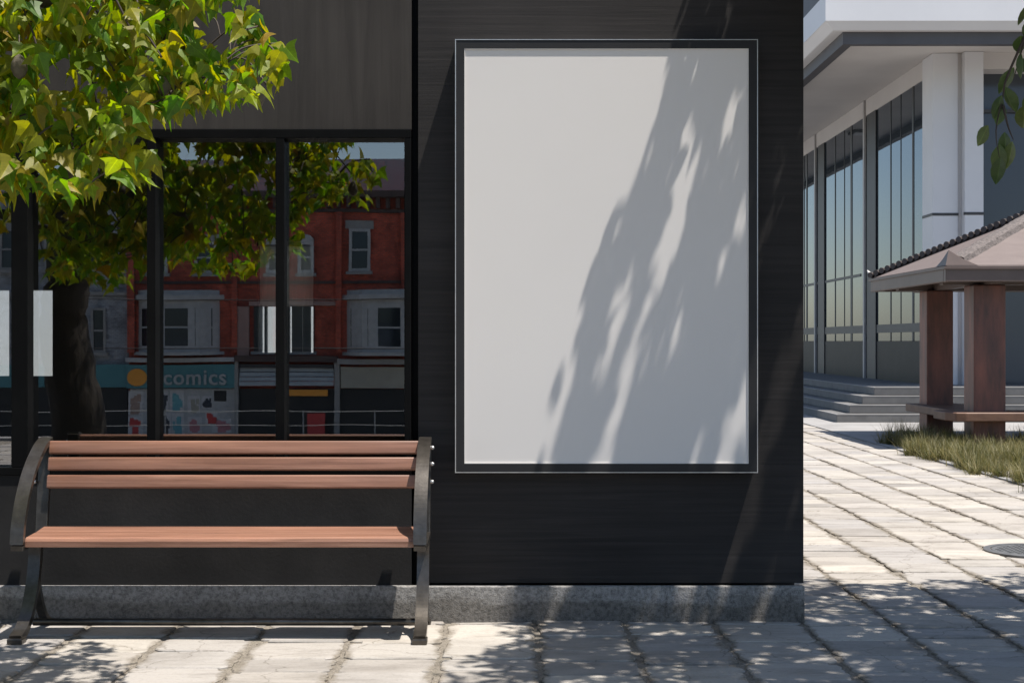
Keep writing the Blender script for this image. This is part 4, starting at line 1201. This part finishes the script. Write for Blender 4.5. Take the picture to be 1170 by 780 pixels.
    # posters in the comic shop window
    posters = [(148, 165, 446, 474, 'skin', 'pale poster of a man in dark clothes above a red stripe'), (148, 165, 475, 497, 'fwhite', 'white notice with a red stripe below the man poster'),
               (180, 190, 446, 470, 'ink', 'dark printed poster, uppermost left in the shop window'), (192, 208, 446, 470, 'cyanink', 'teal and dark figure poster in the shop window'),
               (180, 193, 472, 496, 'ink', 'dark figure poster below the uppermost left one'), (194, 208, 472, 496, 'cyanink', 'teal figure poster in the lower row'),
               (212, 226, 452, 472, 'beige', 'faded beige poster beside the dark opening'), (228, 240, 452, 466, 'ink', 'small dark poster above the pale ones'),
               (212, 228, 476, 494, 'pink', 'pink face poster in the lower row'), (232, 246, 470, 484, 'fwhite', 'pale sketch poster near the right end'), (240, 262, 478, 494, 'pink', 'wide pink poster at the right end')]
    for a, b, c, d, m, lab in posters:
        p = thing('window_poster', lab, 'poster', (fx((a + b) / 2), YF + 0.23, fz(d)), 'posters in the shop window')
        obj('paper', B(fx(a), fx(b), YF + 0.222, YF + 0.236, fz(d), fz(c)), M['fwhite2'], p)
        w = bmesh.new(); rr = random.Random(a * 7 + c)
        wa, wh = b - a, d - c
        for _ in range(8):
            u = a + wa * rr.uniform(0.08, 0.7); v = c + wh * rr.uniform(0.1, 0.65)
            i = _ * 0.0012
            box(w, fx(u), fx(min(b - 0.6, u + wa * rr.uniform(0.15, 0.4))), YF + 0.2362, YF + 0.239 + i, fz(min(d - 0.6, v + wh * rr.uniform(0.2, 0.45))), fz(v))
        box(w, fx(a + wa * .3), fx(a + wa * .7), YF + 0.2362, YF + 0.2465, fz(d - 0.8), fz(c + wh * 0.55)); box(w, fx(a + wa * .38), fx(a + wa * .62), YF + 0.2362, YF + 0.2475, fz(c + wh * 0.5), fz(c + wh * 0.2))
        obj('print', w, M[m] if m != 'fwhite' else M['red'], p)
    obj('dark_opening', B(fx(242), fx(256), YF + 0.222, YF + 0.235, fz(458), fz(446)), M['void'], g)
    # grey painted house
    g0 = fx(-60)
    t = thing('grey_building', 'grey painted brick house with a teal shop board mirrored at the left', 'building', ((g0 + r0) / 2, YF, STREET))
    obj('wall', B(g0, r0 - 0.02, YF - 10, YF - 0.05, STREET, fz(215)), M['greybrick'], t)
    obj('cornice', B(g0, r0 - 0.03, YF - 0.048, YF + 0.3, fz(220), fz(212)), M['fwhite'], t)
    for a in (104, 68, 20, -30): fwindow(t, a, a + 17, 352, 403, M['stone'], depth=-0.05, fr=0.1)
    for a in (100, 50, 4, -40): fwindow(t, a, a + 18, 262, 308, M['stone'], depth=-0.05, fr=0.1, lintel=0.25)
    obj('string_course', B(g0, r0 - 0.03, YF - 0.049, YF + 0.12, fz(338), fz(334)), M['stone'], t)
    obj('shop_board', B(g0, r0 - 0.04, YF - 0.048, YF + 0.2, fz(442), fz(417)), M['teal'], t)
    obj('shopfront', B(g0, r0 - 0.04, YF - 0.047, YF + 0.1, STREET, fz(442) - 0.01), M['void'], t)
    # cream block further along, both ends, so the street goes on
    t = thing('terrace_house', 'plain cream house at the far end of the mirrored street beyond the grey one', 'building', (g0 - 6, YF, STREET))
    obj('wall', B(g0 - 14, g0 - 0.02, YF - 10, YF - 0.02, STREET, fz(200)), M['beige'], t)
    for a in (-90, -150, -210, -270, -330, -400):
        for c in (262, 352): fwindow(t, a, a + 20, c, c + 48, M['fwhite'], depth=-0.02)
    x0 = r1 + 0.02
    t = thing('office_terrace', 'long plain grey house beyond the red brick terrace', 'building', (x0 + 12, YF, STREET))
    obj('wall', B(x0, x0 + 26, YF - 10, YF - 0.02, STREET, fz(235)), M['greybrick'], t)
    for i in range(9):
        for c in (270, 352):
            a = 585 + (x0 + 1.2 + i * 2.7) * K; fwindow(t, a, a + 30, c, c + 48, M['fwhite'], depth=-0.02)
    # railing along the far kerb
    Yr = YF + 4.0; Kr = F / (2 * GY - Yr)
    t = thing('street_railing', 'thin pale metal railing with slack wires along the street mirrored in the window', 'railing', (-12, Yr, -3.06))
    w = bmesh.new(); zt = H - (470 - 390) / Kr
    xx = (349 - 585) / Kr - 2.83 * 6
    while xx < 12:
        obj('railing_post', tube(bmesh.new(), [(xx, Yr, -3.06), (xx, Yr, zt + 0.05)], 0.028, 6), M['rail'], t); xx += 2.83
    for z, r in ((zt, 0.016), (zt - 0.55, 0.013), (zt - 1.0, 0.013)):
        pts = [(x, Yr, z + 0.018 * math.sin(x * 1.1 + z * 5)) for x in np.arange(-30, 12, 0.6)]
        tube(w, pts, r, 5)
    obj('rail_wire', w, M['rail'], t)
    # overhead cable
    for n_, (z, sag, lab) in enumerate(((fz(345), 0.5, 'upper thin black overhead cable crossing in front of the brick bay windows'), (fz(398), 0.35, 'lower thin black overhead cable just above the shop signs'))):
        w = bmesh.new(); Yc = YF + 3
        tube(w, [(x, Yc, z + sag * ((x + 12) / 30) ** 2) for x in np.arange(-42, 18, 2.0)], 0.022, 5)
        o = obj('overhead_cable', w, M['mullion'], None, loc=(-12, Yc, z)); _props(o, lab, 'cable', 'overhead cables')
M['stonep'] = noisy('pinkish_stone', (0.30, 0.19, 0.16), (0.38, 0.25, 0.22), 2, 0.8, bs=0)
M['slats'] = noisy('pale_blue_ribbed_metal', (0.32, 0.37, 0.40), (0.42, 0.47, 0.50), 3, 0.5, bs=0)
M['fwhite2'] = noisy('poster_white', (0.5, 0.49, 0.48), (0.62, 0.61, 0.6), 5, 0.6, bs=0)
M['rail'] = noisy('galvanised_rail', (0.22, 0.235, 0.24), (0.3, 0.31, 0.31), 5, 0.5, bs=0)
street_front()

# ------------------------------------------------------------------ light, sky, camera
w = bpy.data.worlds.new('World'); SC.world = w; w.use_nodes = True
nt = w.node_tree; bg = nt.nodes['Background']
sky = nt.nodes.new('ShaderNodeTexSky'); sky.sky_type = 'NISHITA'; sky.sun_disc = False
el = math.atan2(1.0, math.hypot(SUN.x, SUN.y))
sky.sun_elevation = el; sky.sun_rotation = math.atan2(-SUN.x, -SUN.y)
sky.air_density = 1.0; sky.dust_density = 0.8; sky.ozone_density = 1.0
nt.links.new(sky.outputs[0], bg.inputs['Color']); bg.inputs['Strength'].default_value = 0.10
ld = bpy.data.lights.new('sun', 'SUN'); ld.energy = 5.0; ld.angle = math.radians(0.53); ld.color = (1.0, 0.935, 0.855)
lo = bpy.data.objects.new('sun', ld); COL.objects.link(lo); lo.location = (3, -2, 12)
lo.rotation_euler = SUN.normalized().to_track_quat('-Z', 'Y').to_euler()

cd = bpy.data.cameras.new('camera'); cd.lens = 50.0; cd.sensor_width = 36.0; cd.clip_start = 0.05; cd.clip_end = 3000
cam = bpy.data.objects.new('camera', cd); COL.objects.link(cam)
cam.location = (0, 0, H); cam.rotation_euler = (math.radians(90), 0, 0)
SC.camera = cam
SC.render.engine = 'CYCLES'
SC.cycles.max_bounces = 8; SC.cycles.transparent_max_bounces = 12
SC.cycles.sample_clamp_indirect = 6.0
SC.cycles.use_denoising = True
SC.view_settings.view_transform = 'Standard'; SC.view_settings.look = 'None'
SC.view_settings.gamma = 1.0; SC.view_settings.exposure = 0.83
